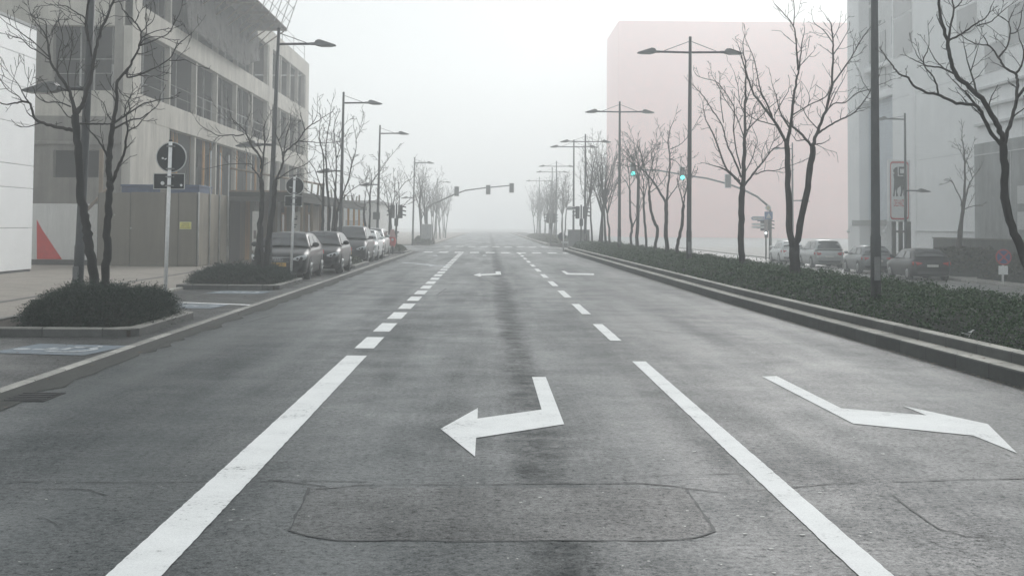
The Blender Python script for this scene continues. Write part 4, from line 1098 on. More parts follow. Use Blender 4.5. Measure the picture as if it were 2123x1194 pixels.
    # wheels
    for f in (.195, .805):
        for sd in (-1, 1):
            m_ = MB(); y = Y(f)
            m_.tube([(sd*(hw-.10), y, .33), (sd*(hw+.004), y, .33)], .375, 24, smooth=False); m_.build('wheel_arch', M_trim, t, local=True)
            m_ = MB(); m_.tube([(sd*(hw-.21), y, .315), (sd*(hw-.19), y, .315), (sd*(hw-.01), y, .315), (sd*(hw+.012), y, .315)], [.28, .315, .315, .285], 24)
            w = m_.build('wheel', M_tyre, t, local=True)
            m_ = MB(); m_.tube([(sd*(hw+.0), y, .315), (sd*(hw+.018), y, .315)], [.215, .20], 20)
            for q in range(5):
                a = 2*PI*q/5; m_.tube([(sd*(hw+.02), y, .315), (sd*(hw+.02), y+math.cos(a)*.19, .315+math.sin(a)*.19)], .025, 5)
            m_.build('rim', M_rimm, w, local=True)
    for sd in (-1, 1):
        m_ = MB(); m_.ball((sd*(hw+.07), Y(fb+.055), belt+.09), .115, 12, 8, (1.0, .62, .68)); m_.tube([(sd*(hw-.08), Y(fb+.06), belt+.02), (sd*(hw+.03), Y(fb+.055), belt+.06)], .03, 6); m_.build('mirror', paint_ if not led else M_trim, t, local=True)
    # nose
    yn = Y(0)
    gz0, gz1 = (.34, .66) if led else (.54, .66)
    m_ = MB(); m_.prism([(-.40, gz1), (.40, gz1), (.34, gz0), (-.34, gz0)], yn-.022, yn+.05, 'XZ')
    gr = m_.build('grille', M_trim, t, local=True)
    m_ = MB()
    if led:
        m_.bbox(-.44, .44, yn-.03, yn+.03, .664, .684, .004)
        for z in (.42, .48, .54, .60): m_.box(-.35, .35, yn-.026, yn-.021, z, z+.008)
    else: m_.box(-.39, .39, yn-.028, yn-.02, .60, .615)
    m_.build('chrome_strip', M_chrome, gr, local=True)
    m_ = MB(); m_.prism([(-.66, .36), (.66, .36), (.58, .24), (-.58, .24)], yn-.012, yn+.06, 'XZ'); m_.build('air_intake', M_trim, t, local=True)
    for sd in (-1, 1):
        m_ = MB()
        m_.loft([[Vector((sd*q[0], q[1], q[2])) for q in sec] for sec in (
            [(.46, yn-.012, .655), (.46, yn-.012, .60), (.46, yn+.06, .60), (.46, yn+.06, .655)],
            [(.62, yn+.012, .715), (.62, yn+.006, .57), (.62, yn+.08, .57), (.62, yn+.08, .72)],
            [(.80, yn+.10, .755), (.80, yn+.08, .60), (.80, yn+.2, .62), (.80, yn+.2, .75)],
            [(.845*hw/.9, yn+.24, .775), (.865*hw/.9, yn+.22, .66), (.83*hw/.9, yn+.30, .67), (.83*hw/.9, yn+.3, .77)])])
        h = m_.build('headlight', M_lampg, t, local=True)
        m_ = MB(); m_.disc((sd*.72, yn+.018, .66), .045, .03, 'Y', 14); m_.disc((sd*.60, yn-.005, .64), .035, .03, 'Y', 14); m_.build('lamp_bowl', M_trim, h, local=True)
        m_ = MB(); m_.prism([(sd*.52, .40), (sd*.72, .44), (sd*.70, .33), (sd*.56, .31)], yn+.0, yn+.06, 'XZ'); m_.build('fog_lamp', M_trim, t, local=True)
    m_ = MB(); m_.bbox(-.26, .26, yn-.04, yn-.028, .40, .515, .003); pl = m_.build('number_plate', plate, t, local=True)
    if ptxt: text('lettering', ptxt, .10, M_ink, pl, Matrix.Translation((0, yn-.042, .457)) @ FRONT)
    if rings:
        m_ = MB()
        for k in range(4): m_.tube([Vector((-.105+.07*k+math.cos(a)*.048, yn-.034, .605+math.sin(a)*.048)) for a in [2*PI*i/18 for i in range(19)]], .008, 5, cap=False)
        m_.build('emblem', M_chrome, gr, local=True)
    # tail
    yt = Y(1)
    for sd in (-1, 1):
        m_ = MB(); z = s['tail']-.14
        m_.loft([[Vector((sd*q[0], q[1], q[2])) for q in sec] for sec in (
            [(.48*hw/.9, yt-.03, z+.02), (.48*hw/.9, yt-.02, z-.10), (.48*hw/.9, yt-.1, z-.1), (.48*hw/.9, yt-.1, z+.02)],
            [(.70*hw/.9, yt-.03, z+.05), (.72*hw/.9, yt-.015, z-.12), (.7*hw/.9, yt-.15, z-.12), (.7*hw/.9, yt-.15, z+.06)],
            [(.875*hw/.9, yt-.16, z+.06), (.89*hw/.9, yt-.15, z-.08), (.86*hw/.9, yt-.3, z-.06), (.86*hw/.9, yt-.3, z+.06)])])
        m_.build('tail_light', M_tail, t, local=True)
    m_ = MB(); m_.bbox(-.26, .26, yt+.002, yt+.02, .62, .73, .003); m_.build('number_plate', plate, t, local=True)
    m_ = MB(); m_.prism([(-.70, .42), (.70, .42), (.62, .30), (-.62, .30)], yt-.05, yt+.012, 'XZ'); m_.build('rear_bumper', M_trim, t, local=True)
    return t
P_blk = carpaint('paint_black', (.004, .005, .006), .0); P_grey = carpaint('paint_dark_grey', (.022, .023, .025), .3)
P_sil = carpaint('paint_silver', (.42, .43, .43), .6); P_wht = carpaint('paint_white', (.72, .73, .73), 0); P_mid = carpaint('paint_grey', (.22, .23, .235), .5)
P_blu = carpaint('paint_blueblack', (.005, .006, .008), .0)
car('parked_car', 'black hatchback with four ringed grille emblem and yellow plate, first of the left parked row', 'hatch', P_blk, -6.45, 40.0, 0, rings=True, ptxt='HG 53 RL', led=True)
car('parked_car', 'second black hatchback parked nose out just behind the ringed black car', 'hatch', P_blu, -6.02, 44.9, 0)
car('parked_car', 'dark grey people carrier behind the small hedged planter on the left', 'mpv', P_grey, -6.25, 57.2, 0)
car('parked_car', 'white car tucked close behind the dark grey people carrier', 'hatch', P_wht, -6.2, 62.2, 0)
car('parked_car', 'pale silver car farthest back in the left row', 'estate', P_sil, -6.55, 70.6, 0)
car('parked_car', 'dark hatchback with red tail lights parked nearest on the second carriageway', 'hatch', P_blu, 20.3, 59.6, ZR, True, M_wpl)
car('parked_car', 'grey small car half hidden by the dark lamp pole', 'small', P_mid, 20.3, 68.0, ZR, True, M_wpl)
car('parked_car', 'silver people carrier seen from behind in front of the red facade', 'mpv', P_sil, 20.4, 78.0, ZR, True, M_wpl)
car('parked_car', 'small white car ahead of the silver people carrier', 'small', P_wht, 20.4, 87.2, ZR, True, M_wpl)

# red scooter at the end of the row
sc_ = thing('motor_scooter', 'red motor scooter parked head on beside the last left planter', 'scooter', (-5.62, 76.2, 0), R(12), None)
M_scr = carpaint('scooter_red', (.55, .06, .05), 0)
mb = MB(); mb.loft([[Vector((sx*w, y, z)) for sx, y in ((-1, 0), (-.5, -.09), (.5, -.09), (1, 0), (.6, .07), (-.6, .07))] for w, z, y0 in ((.12, .38, 0), (.22, .62, 0), (.24, .85, 0), (.16, 1.02, 0))]); mb.build('front_shield', M_scr, sc_, local=True)
mb = MB(); mb.loft([[Vector((w*math.cos(a), y, z+h*math.sin(a))) for a in [2*PI*i/12 for i in range(12)]] for y, w, z, h in ((.25, .13, .35, .08), (.5, .2, .55, .16), (.9, .2, .62, .16), (1.3, .12, .66, .1))]); mb.build('rear_body', M_scr, sc_, local=True)
mb = MB(); mb.bbox(-.15, .15, .0, .6, .28, .36, .03); mb.build('footboard', M_trim, sc_, local=True)
mb = MB(); mb.bbox(-.14, .14, .5, 1.2, .76, .86, .04); mb.build('seat', M_trim, sc_, local=True)
mb = MB(); mb.tube([(-.36, .1, 1.04), (-.1, .0, 1.02), (.1, .0, 1.02), (.36, .1, 1.04)], .022, 8); mb.build('handlebar', M_trim, sc_, local=True)
for y in (-.12, 1.15):
    mb = MB(); mb.tube([(-.06, y, .24), (-.03, y, .24), (.03, y, .24), (.06, y, .24)], [.19, .235, .235, .19], 20); w = mb.build('wheel', M_tyre, sc_, local=True)
    mb = MB(); mb.tube([(-.062, y, .24), (.062, y, .24)], .11, 14); mb.build('rim', M_rimm, w, local=True)
mb = MB(); mb.loft([[Vector((x, -.10-.04*(1-(x/.2)**2)+.16*k/4, 1.0+.11*k)) for x in (-.2*(1-.12*k), -.1, 0, .1, .2*(1-.12*k))] for k in range(5)], closed=False, caps=False); mb.build('windshield', mat('pink_screen', (.55, .35, .33), .2, .1, 3, bmp=0), sc_, local=True)
mb = MB(); mb.ball((0, -.09, .84), .085, 14, 8, (1, .5, 1)); mb.build('headlight', M_lampg, sc_, local=True)
for sd in (-1, 1):
    mb = MB(); mb.tube([(sd*.26, .05, 1.05), (sd*.32, .02, 1.24)], .01, 5); mb.disc((sd*.33, .02, 1.28), .055, .02, 'Y', 14); mb.build('mirror', M_trim, sc_, local=True)
for sd in (-1, 1):
    mb = MB(); mb.tube([(sd*.1, -.02, .5), (sd*.075, -.12, .24)], .022, 6); mb.build('fork', M_rimm, sc_, local=True)

# white wagtail on the kerb
b = D(2008, 694, 16.9)
bd = thing('small_bird', 'small white bird with a dark wing perched on the upper kerb before the hedge', 'bird', (b.x, 16.9, .308), R(-8))
M_bw = mat('feather_white', (.78, .78, .76), .8, .1, 20, bmp=0); M_bd = mat('feather_dark', (.09, .095, .1), .8, .2, 20, bmp=0)
mb = MB()
sec = [(-.088, .058, .003, .002), (-.05, .050, .008, .005), (-.02, .047, .016, .014), (.01, .052, .021, .020), (.030, .063, .019, .020), (.043, .080, .012, .013), (.052, .093, .0135, .0135), (.062, .096, .010, .010), (.069, .0955, .004, .004)]
mb.loft([[Vector((x, w*math.cos(a), z+h*math.sin(a))) for a in [2*PI*i/12 for i in range(12)]] for x, z, w, h in sec])
mb.tube([(.068, 0, .096), (.082, 0, .0945)], [.0035, .0008], 6)
for sd in (-1, 1):
    mb.tube([(.008, sd*.008, .036), (.010, sd*.009, .016), (.004, sd*.009, .001)], [.0035, .0022, .0018], 5); mb.tube([(-.004, sd*.009, .001), (.018, sd*.009, .001)], .0016, 5)
mb.build('body', M_bw, bd, local=True)
for sd in (-1, 1):
    mb = MB(); mb.loft([[Vector((x, sd*(w+.002)*math.cos(a)*1.0, z+h*math.sin(a))) for a in [R(-50+20*i) for i in range(7)]] for x, z, w, h in ((-.062, .055, .007, .004), (-.02, .052, .0185, .012), (.012, .056, .0225, .014), (.028, .066, .017, .007))], closed=False, caps=False)
    mb.build('wing', M_bd, bd, local=True)
mb = MB(); mb.ball((.056, 0, .103), .009, 10, 6, (1.1, 1.0, .6)); mb.build('crown_cap', M_bd, bd, local=True)
for sd in (-1, 1):
    mb = MB(); mb.ball((.060, sd*.0115, .096), .0018, 6, 4); mb.build('eye', M_bd, bd, local=True)
# ------------------------------------------------------------------ bare trees
M_bark = mat('bark_dark', (.026, .026, .025), .9, .45, 9, stretch=(1, 1, .25), bmp=.6)
M_bark2 = mat('bark_grey', (.10, .09, .08), .9, .4, 9, stretch=(1, 1, .25), bmp=.5)
M_twig = mat('twig', (.030, .027, .025), .9, .3, 6, bmp=0)
def smooth_path(P, sub=3):
    if len(P) < 3:
        return [P[0].lerp(P[-1], i/4) for i in range(5)]
    out = []
    Q = [P[0]*2-P[1]]+P+[P[-1]*2-P[-2]]
    for i in range(1, len(Q)-2):
        a, b, c, d = Q[i-1], Q[i], Q[i+1], Q[i+2]
        for k in range(sub):
            t = k/sub
            out.append(.5*((2*b)+(c-a)*t+(2*a-5*b+4*c-d)*t*t+(3*b-a-3*c+d)*t**3))
    out.append(P[-1]); return out
def rdir(rnd):
    while True:
        v = Vector((rnd.uniform(-1, 1), rnd.uniform(-1, 1), rnd.uniform(-1, 1)))
        if .05 < v.length < 1: return v.normalized()
def twig(mb, rnd, p, d, ln, r, depth, up=.25, minr=.0035):
    n = 4 if ln > .25 else 3
    pts = [p]; q = p.copy(); dd = d.copy()
    for i in range(n):
        dd = (dd+rdir(rnd)*.28+Vector((0, 0, up*.35))).normalized(); q = q+dd*(ln/n); pts.append(q.copy())
    rr = [max(minr, r*(1-.72*i/n)) for i in range(n+1)]
    mb.tube(pts, rr, 4 if r < .012 else 5, cap=False)
    if depth > 0:
        k = max(2, int(ln/.16))
        for i in range(k):
            t = .25+.75*(i+rnd.random())/k; j = min(n-1, int(t*n)); pp = pts[j].lerp(pts[j+1], t*n-j)
            ax = (pts[j+1]-pts[j]).normalized(); o = rdir(rnd); o = (o-ax*o.dot(ax)).normalized()
            a = R(rnd.uniform(25, 60))
            twig(mb, rnd, pp, (ax*math.cos(a)+o*math.sin(a)).normalized(), ln*rnd.uniform(.3, .62)*(1.1-.4*t), max(minr, rr[j]*.62), depth-1, up, minr)
def dress(mb, rnd, pts, r0, r1, spacing=.26, lmin=.3, lmax=.85, depth=1, start=.25, minr=.0035):
    L = sum((b-a).length for a, b in zip(pts, pts[1:])); acc = 0; nxt = L*start
    for i, (a, b) in enumerate(zip(pts, pts[1:])):
        s = (b-a).length
        while nxt < acc+s:
            t = nxt/L; p = a.lerp(b, (nxt-acc)/s); ax = (b-a).normalized(); o = rdir(rnd); o = (o-ax*o.dot(ax)).normalized()
            an = R(rnd.uniform(28, 65))
            twig(mb, rnd, p, (ax*math.cos(an)+o*math.sin(an)).normalized(), rnd.uniform(lmin, lmax)*(1.15-.55*t), max(minr, min(.011, (r0+(r1-r0)*t)*.5)), depth, .3, minr)
            nxt += spacing*rnd.uniform(.5, 1.5)
        acc += s
    twig(mb, rnd, pts[-1], (pts[-1]-pts[-2]).normalized(), rnd.uniform(lmin, lmax)*.8, r1*.9, depth, .3, minr)
TG = 'bare street trees'
def traced_tree(label, Y, limbs, seed, zb=0.0, bark=None, group=TG, twigs=1.0, drift=.45, depth=1, minr=.0045, lmax=.8):
    """limbs: (pixel points, r0, r1, is_trunk); later limbs join the nearest earlier one"""
    rnd = random.Random(seed); bark = bark or M_bark
    base = D(*limbs[0][0][0], Y)
    t = thing('bare_tree', label, 'tree', (base.x, base.y, zb), 0, group)
    tm, cm = MB(), MB(); known = []; todo = []
    for pts, r0, r1, tr in limbs:
        dep = Y
        if known and not tr:
            x, y = pts[0]; k = min(known, key=lambda q: (q[0]-x)**2+(q[1]-y)**2); dep = k[2]
        elif known and tr:
            x, y = pts[0]; k = min(known, key=lambda q: (q[0]-x)**2+(q[1]-y)**2)
            if (k[0]-x)**2+(k[1]-y)**2 < 400: dep = k[2]
            else: dep = Y+rnd.uniform(-.3, .3)
        sl = 0 if tr else rnd.choice((-1, 1))*rnd.uniform(.15, drift)
        P = []; run = 0; prev = None
        for (x, y) in pts:
            if prev: run += math.hypot(x-prev[0], y-prev[1])*Y/FPX
            d = dep+sl*run+ (rnd.uniform(-.03, .03) if prev else 0); P.append(D(x, y, d)); known.append((x, y, d)); prev = (x, y)
        # densify the lookup
        for (xa, ya), (xb, yb), pa, pb in zip(pts, pts[1:], P, P[1:]):
            for q in (.25, .5, .75): known.append((xa+(xb-xa)*q, ya+(yb-ya)*q, pa.y+(pb.y-pa.y)*q))
        if tr and pts is limbs[0][0]: P.insert(0, Vector((P[0].x, P[0].y, min(P[0].z-.1, zb-.1))))
        elif tr: P.insert(0, P[0]-Vector((0, 0, .12)))
        S_ = smooth_path(P, 4)
        for i in range(1, len(S_)-1): S_[i] = S_[i]+rdir(rnd)*min(.018, r0*.3)
        n = len(S_)
        rr = [(r0+(r1-r0)*(i/(n-1))**.8)*rnd.uniform(.94, 1.07) for i in range(n)]
        if tr and pts is limbs[0][0]: rr[0] *= 1.35; rr[1] *= 1.15
        if tr: S_.append(S_[-1]+(S_[-1]-S_[-2]).normalized()*r1*.5); rr.append(r1*.35)
        (tm if tr else cm).tube(S_, rr, 10 if tr else 7, cap=True)
        if not tr: todo.append((S_, r0, r1))
    for S_, r0, r1 in todo: dress(cm, rnd, S_, r0, r1, .24/twigs, .22, lmax, depth, .22, minr)
    tm.build('trunk', bark, t); cm.build('crown', M_twig if bark is M_bark else M_bark2, t)
    return t
def grown_tree(label, x, y, zb, H, seed, stems=2, spread=.32, minr=.006, group=TG, fork=.35, r=.06):
    rnd = random.Random(seed)
    t = thing('bare_tree', label, 'tree', (x, y, zb), 0, group)
    tm, cm = MB(), MB()
    for s in range(stems):
        a = rnd.uniform(0, 2*PI); off = Vector((math.cos(a), math.sin(a), 0))*(.12 if stems > 1 else 0)
        lean = Vector((math.cos(a), math.sin(a), 0))*rnd.uniform(.02, .12)
        hf = H*fork*rnd.uniform(.8, 1.25)
        P = [Vector((x, y, zb-.1))+off]; n = 5
        for i in range(1, n+1): P.append(Vector((x, y, zb+hf*i/n))+off+lean*hf*(i/n)+rdir(rnd)*.035)
        tm.tube(smooth_path(P, 2), [r*(1.2-.5*i/(len(smooth_path(P, 2))-1)) for i in range(len(smooth_path(P, 2)))], 8)
        k = rnd.randint(3, 5); a0 = rnd.uniform(0, 2*PI)
        for j in range(k):
            aa = a0+2*PI*j/k+rnd.uniform(-.4, .4); d = Vector((math.cos(aa)*spread, math.sin(aa)*spread, 1)).normalized()
            if j == 0: d = Vector((lean.x, lean.y, 1)).normalized()
            L = (H-hf)*rnd.uniform(.7, 1.0); q = P[-1].copy(); pp = [q]
            for i in range(5):
                d = (d+rdir(rnd)*.16+Vector((0, 0, .05))).normalized(); q = q+d*L/5; pp.append(q)
            sp = smooth_path(pp, 2); cm.tube(sp, [max(minr, r*.62*(1-.8*i/(len(sp)-1))) for i in range(len(sp))], 6, cap=False)
            dress(cm, rnd, sp, r*.6, minr, .40, .4, 1.2, 1, .2, minr)
    tm.build('trunk', M_bark, t); cm.build('crown', M_twig, t)
    return t
def copy_tree(src, label, x, y, zb, rz, sc, group):
    c = src.copy(); C.objects.link(c); c.location = (x, y, zb); c.rotation_euler = (0, 0, rz); c.scale = (sc, sc, sc)
    c['label'] = label; c['group'] = group
    for ch in list(src.children):
        d = ch.copy(); C.objects.link(d); d.parent = c
    return c
T, F_ = True, False
traced_tree('bare tree with a leaning dark trunk rising from the middle of the nearest left shrub', 21.6, [
    ([(196,612),(193,560),(186,520),(181,485),(176,450),(168,405),(164,345),(160,290),(156,240)], .088, .062, T),
    ([(158,240),(168,222),(178,198),(188,160),(196,115),(206,75),(222,35),(238,-5),(246,-40)], .045, .018, F_),
    ([(190,118),(183,75),(177,40),(161,29),(140,15),(126,12)], .018, .007, F_),
    ([(184,85),(178,54),(181,20),(188,-20),(190,-60)], .028, .014, F_),
    ([(156,240),(149,209),(145,188),(129,166),(107,134),(102,115),(99,86),(88,62),(68,40)], .038, .008, F_),
    ([(103,120),(88,105),(66,85),(48,72),(32,60),(12,47)], .014, .006, F_), ([(104,125),(80,108),(62,98),(45,82),(27,76)], .012, .006, F_),
    ([(100,100),(96,70),(94,45),(70,35),(62,25)], .012, .006, F_), ([(118,150),(122,110),(130,80),(126,60)], .010, .005, F_), ([(146,190),(140,160),(146,120),(150,95)], .010, .005, F_),
    ([(156,271),(140,268),(121,265),(91,256),(72,244),(63,217),(46,212),(32,214),(13,218),(-6,212)], .034, .009, F_),
    ([(62,216),(48,195),(40,178),(30,165)], .013, .006, F_), ([(46,212),(38,200),(14,185),(0,163)], .011, .005, F_),
    ([(147,222),(120,212),(95,212),(76,200),(70,184)], .013, .006, F_), ([(150,245),(138,240),(128,225),(122,215)], .009, .005, F_),
    ([(156,257),(171,257),(201,257),(222,258)], .022, .012, F_), ([(160,232),(152,205),(162,190)], .008, .005, F_)], 11)
traced_tree('bare tree with a knobbly upright trunk at the right side of the nearest left shrub', 21.9, [
    ([(214,612),(219,560),(224,516),(222,480),(224,446),(226,410),(229,376)], .074, .058, T),
    ([(229,378),(226,345),(228,310),(230,285),(233,257)], .052, .042, T),
    ([(231,380),(243,352),(252,330),(257,318),(262,288),(264,263),(262,240),(272,225)], .032, .010, F_),
    ([(263,275),(272,268),(285,262),(300,244),(318,226),(324,222)], .014, .006, F_),
    ([(226,340),(222,322),(214,308),(198,284),(182,265),(176,245)], .024, .007, F_),
    ([(233,258),(240,228),(243,200),(241,174),(250,160),(268,139),(280,115),(289,96),(292,67),(279,46),(257,24),(250,8)], .034, .008, F_),
    ([(266,140),(264,161),(290,155),(314,145),(351,123),(367,96),(382,82),(399,68)], .018, .006, F_), ([(351,126),(370,126),(385,125),(405,135)], .009, .005, F_),
    ([(289,95),(305,90),(322,83),(346,72),(356,59),(372,30)], .016, .006, F_), ([(292,68),(305,55),(318,42),(322,25)], .011, .005, F_), ([(291,80),(315,68),(335,62),(352,60)], .010, .005, F_),
    ([(288,98),(300,82),(325,76),(350,82)], .010, .005, F_), ([(280,48),(288,30),(283,18)], .009, .005, F_), ([(233,258),(252,245),(270,233),(300,215),(330,208),(355,203)], .022, .007, F_),
    ([(238,266),(271,249),(290,246),(306,236),(324,222)], .018, .006, F_), ([(235,255),(222,235),(215,215),(205,206)], .012, .005, F_), ([(258,240),(262,215),(272,200),(275,185)], .011, .005, F_),
    ([(242,215),(232,198),(222,190)], .010, .005, F_), ([(270,234),(268,205),(282,190)], .010, .005, F_), ([(244,180),(252,195),(262,200)], .008, .005, F_)], 12, twigs=.7, lmax=.6)
traced_tree('big dark forked tree leaning in from the right picture edge', 17.9, [
    ([(2156,650),(2140,575),(2122,531),(2101,482),(2087,425),(2082,358),(2080,302)], .072, .050, T),
    ([(2080,306),(2074,297),(2050,268),(2034,233),(2021,218),(1983,214),(1949,198),(1922,193),(1895,178),(1884,163),(1860,150),(1849,134),(1834,114)], .032, .008, F_),
    ([(1945,196),(1942,177),(1932,155),(1919,142),(1914,123),(1922,108),(1926,94)], .013, .006, F_), ([(1916,132),(1903,118),(1897,104)], .007, .005, F_),
    ([(2021,216),(2007,198),(1994,185),(1978,169)], .016, .007, F_), ([(2010,205),(2002,188),(2012,195)], .008, .005, F_),
    ([(2080,304),(2076,280),(2061,249),(2034,204),(2002,174),(1981,153),(1970,120),(1965,86),(1954,54),(1947,16),(1944,-20),(1936,-60)], .044, .016, F_),
    ([(1966,82),(1972,50),(1978,21),(1975,5),(1970,-10)], .018, .008, F_), ([(1978,19),(1990,8),(1998,-4)], .010, .006, F_),
    ([(1968,84),(1994,71),(2021,51),(2040,40),(2050,28),(2056,12)], .015, .006, F_), ([(2026,54),(2053,46),(2066,35),(2088,16)], .010, .005, F_),
    ([(1981,155),(1954,142),(1922,137),(1908,131),(1887,121)], .014, .006, F_), ([(1959,145),(1938,123),(1927,102)], .009, .005, F_),
    ([(2026,196),(2018,166),(2007,131),(1999,98)], .015, .006, F_), ([(2012,150),(2020,125),(2026,105)], .008, .005, F_),
    ([(2081,304),(2086,282),(2099,241),(2108,204),(2109,171),(2105,154),(2082,139),(2070,120),(2050,96),(2026,92),(2000,79)], .032, .007, F_),
    ([(2071,119),(2088,96),(2095,64),(2092,45),(2101,24)], .015, .006, F_), ([(2094,70),(2108,66),(2116,45),(2118,25)], .010, .006, F_), ([(2050,97),(2042,80),(2034,72)], .008, .005, F_),
    ([(2108,204),(2123,185),(2140,165),(2152,120),(2150,60)], .024, .010, F_), ([(2105,154),(2117,137),(2123,107),(2113,80)], .018, .007, F_), ([(2092,48),(2080,38),(2068,32)], .008, .005, F_)], 13, .27, twigs=.55, depth=1, minr=.0035, lmax=.42)
traced_tree('dark tree forked low into a wide V in the middle of the hedge', 31.2, [
    ([(1653,598),(1649,555),(1647,514)], .150, .120, T),
    ([(1646,516),(1637,482),(1634,403),(1632,323),(1631,296)], .088, .060, T),
    ([(1649,516),(1655,485),(1671,403),(1680,352),(1685,305)], .088, .068, T),
    ([(1631,298),(1604,250),(1578,215),(1560,190),(1548,150),(1537,118),(1532,98)], .040, .010, F_),
    ([(1632,296),(1639,253),(1645,209),(1651,170),(1656,146),(1660,110),(1666,74)], .046, .010, F_),
    ([(1654,146),(1652,110),(1649,75),(1644,53),(1626,30),(1606,9)], .024, .008, F_), ([(1645,54),(1647,20),(1643,-8)], .014, .007, F_), ([(1656,140),(1670,125),(1682,112)], .012, .007, F_),
    ([(1601,244),(1590,215),(1578,191),(1571,161),(1563,121),(1551,94)], .024, .008, F_), ([(1614,262),(1585,254),(1560,245),(1540,225),(1528,205)], .016, .007, F_),
    ([(1636,265),(1621,241),(1614,221),(1609,198),(1602,178)], .022, .008, F_), ([(1605,240),(1625,205),(1634,190),(1637,172)], .013, .006, F_),
    ([(1641,240),(1676,219),(1712,201),(1719,186)], .018, .008, F_), ([(1676,219),(1678,200),(1672,185)], .009, .006, F_),
    ([(1683,304),(1668,285),(1654,271),(1641,261)], .034, .024, F_), ([(1668,290),(1652,292),(1645,284)], .014, .008, F_), ([(1688,300),(1704,298)], .016, .012, F_),
    ([(1685,305),(1690,285),(1702,256),(1714,221),(1724,176),(1727,113),(1727,83),(1722,50),(1714,38)], .050, .010, F_),
    ([(1727,90),(1710,66),(1690,50),(1686,44)], .014, .007, F_), ([(1729,112),(1745,88),(1759,62)], .014, .007, F_), ([(1726,82),(1738,60),(1742,44)], .011, .006, F_),
    ([(1724,178),(1747,146),(1769,113),(1787,80),(1808,54)], .022, .009, F_), ([(1769,113),(1770,85)], .010, .006, F_),
    ([(1694,278),(1715,264),(1737,251),(1767,236),(1787,216),(1804,191),(1812,170)], .026, .010, F_), ([(1804,192),(1790,172),(1786,160)], .010, .006, F_),
    ([(1708,240),(1727,216),(1752,213),(1777,193),(1802,186),(1820,178),(1850,165)], .018, .007, F_), ([(1718,226),(1732,195),(1746,170),(1752,158)], .014, .006, F_),
    ([(1698,270),(1675,245),(1664,225),(1655,218)], .014, .007, F_), ([(1810,180),(1822,160),(1828,140)], .010, .006, F_)], 14, .27, twigs=1.0, lmax=.62)
traced_tree('single trunk tree with upswept fine limbs standing left of the V shaped tree', 38.4, [
    ([(1539,556),(1537,520),(1537,467),(1538,420),(1539,387)], .105, .082, T),
    ([(1539,388),(1542,340),(1543,300),(1544,269),(1545,212),(1546,180),(1545,135),(1540,92)], .072, .012, F_),
    ([(1538,385),(1524,370),(1511,357),(1492,347)], .040, .020, F_), ([(1534,376),(1508,352),(1494,320),(1484,290),(1470,262),(1464,250),(1460,235),(1457,213)], .034, .010, F_),
    ([(1537,368),(1523,333),(1512,310),(1505,291),(1498,262),(1485,240),(1472,222),(1460,202),(1445,186),(1436,176)], .030, .010, F_),
    ([(1536,350),(1526,310),(1521,269),(1523,228),(1512,205),(1499,186),(1485,170),(1450,160),(1440,150)], .022, .008, F_),
    ([(1500,255),(1495,220),(1493,190),(1492,160)], .016, .008, F_), ([(1542,285),(1530,250),(1518,228),(1502,205),(1490,180),(1478,160)], .018, .008, F_),
    ([(1543,385),(1566,355),(1580,338),(1591,323),(1605,308),(1620,298)], .034, .012, F_), ([(1566,362),(1588,354),(1608,354),(1623,349),(1652,339)], .018, .008, F_),
    ([(1543,360),(1559,330),(1565,310),(1570,290),(1562,270)], .018, .008, F_), ([(1545,275),(1566,253),(1588,231),(1605,215),(1618,206)], .020, .008, F_), ([(1544,290),(1556,255),(1562,225),(1575,200)], .018, .008, F_),
    ([(1545,215),(1555,190),(1562,165),(1560,140)], .016, .007, F_), ([(1592,323),(1600,300),(1612,280)], .012, .007, F_), ([(1545,240),(1534,215),(1530,180),(1522,150)], .014, .007, F_), ([(1580,338),(1580,315),(1588,295)], .012, .007, F_)], 15, .27, lmax=.75)
traced_tree('slim Y forked tree just left of the tall twin armed lamp pole', 54.5, [
    ([(1384,530),(1381,490),(1381,450),(1381,418)], .095, .075, T),
    ([(1380,420),(1361,386),(1345,366),(1334,354),(1318,343),(1304,333),(1290,318)], .050, .014, F_), ([(1382,418),(1387,370),(1389,327),(1385,295),(1390,268),(1397,250)], .050, .010, F_),
    ([(1383,416),(1392,402),(1401,390),(1408,372),(1412,352)], .026, .010, F_), ([(1386,300),(1375,288),(1369,275)], .014, .008, F_), ([(1389,330),(1402,335),(1410,345)], .016, .010, F_),
    ([(1389,310),(1410,300),(1425,285),(1440,262),(1452,240)], .018, .008, F_), ([(1334,354),(1330,325),(1322,305),(1312,295)], .018, .008, F_), ([(1345,366),(1352,340),(1350,320),(1360,300)], .016, .008, F_), ([(1320,345),(1300,345),(1288,340)], .014, .008, F_)], 16, .27, minr=.007, lmax=.9)
traced_tree('leaning slim tree close against the foot of the tall twin armed lamp pole', 52.0, [
    ([(1402,532),(1405,505),(1412,475),(1416,440),(1417,425)], .075, .055, T), ([(1417,427),(1412,405),(1407,385),(1405,368)], .032, .012, F_), ([(1417,427),(1421,400),(1430,375),(1438,352)], .034, .012, F_), ([(1418,410),(1425,380),(1422,355),(1430,330)], .026, .010, F_)], 17, .27, minr=.007)
traced_tree('crooked tree with a bend low on its trunk between the two lit signals', 59.5, [
    ([(1358,527),(1359,505),(1363,475),(1354,455),(1347,420),(1346,395)], .085, .055, T), ([(1346,396),(1344,370),(1336,345),(1330,320),(1325,300)], .034, .012, F_), ([(1346,395),(1355,370),(1360,345),(1364,325)], .032, .012, F_), ([(1345,375),(1330,350),(1322,335)], .022, .010, F_), ([(1347,400),(1366,385),(1378,370),(1385,350)], .022, .010, F_), ([(1344,368),(1352,340),(1350,318)], .02, .010, F_)], 18, .27, minr=.007, lmax=1.0)
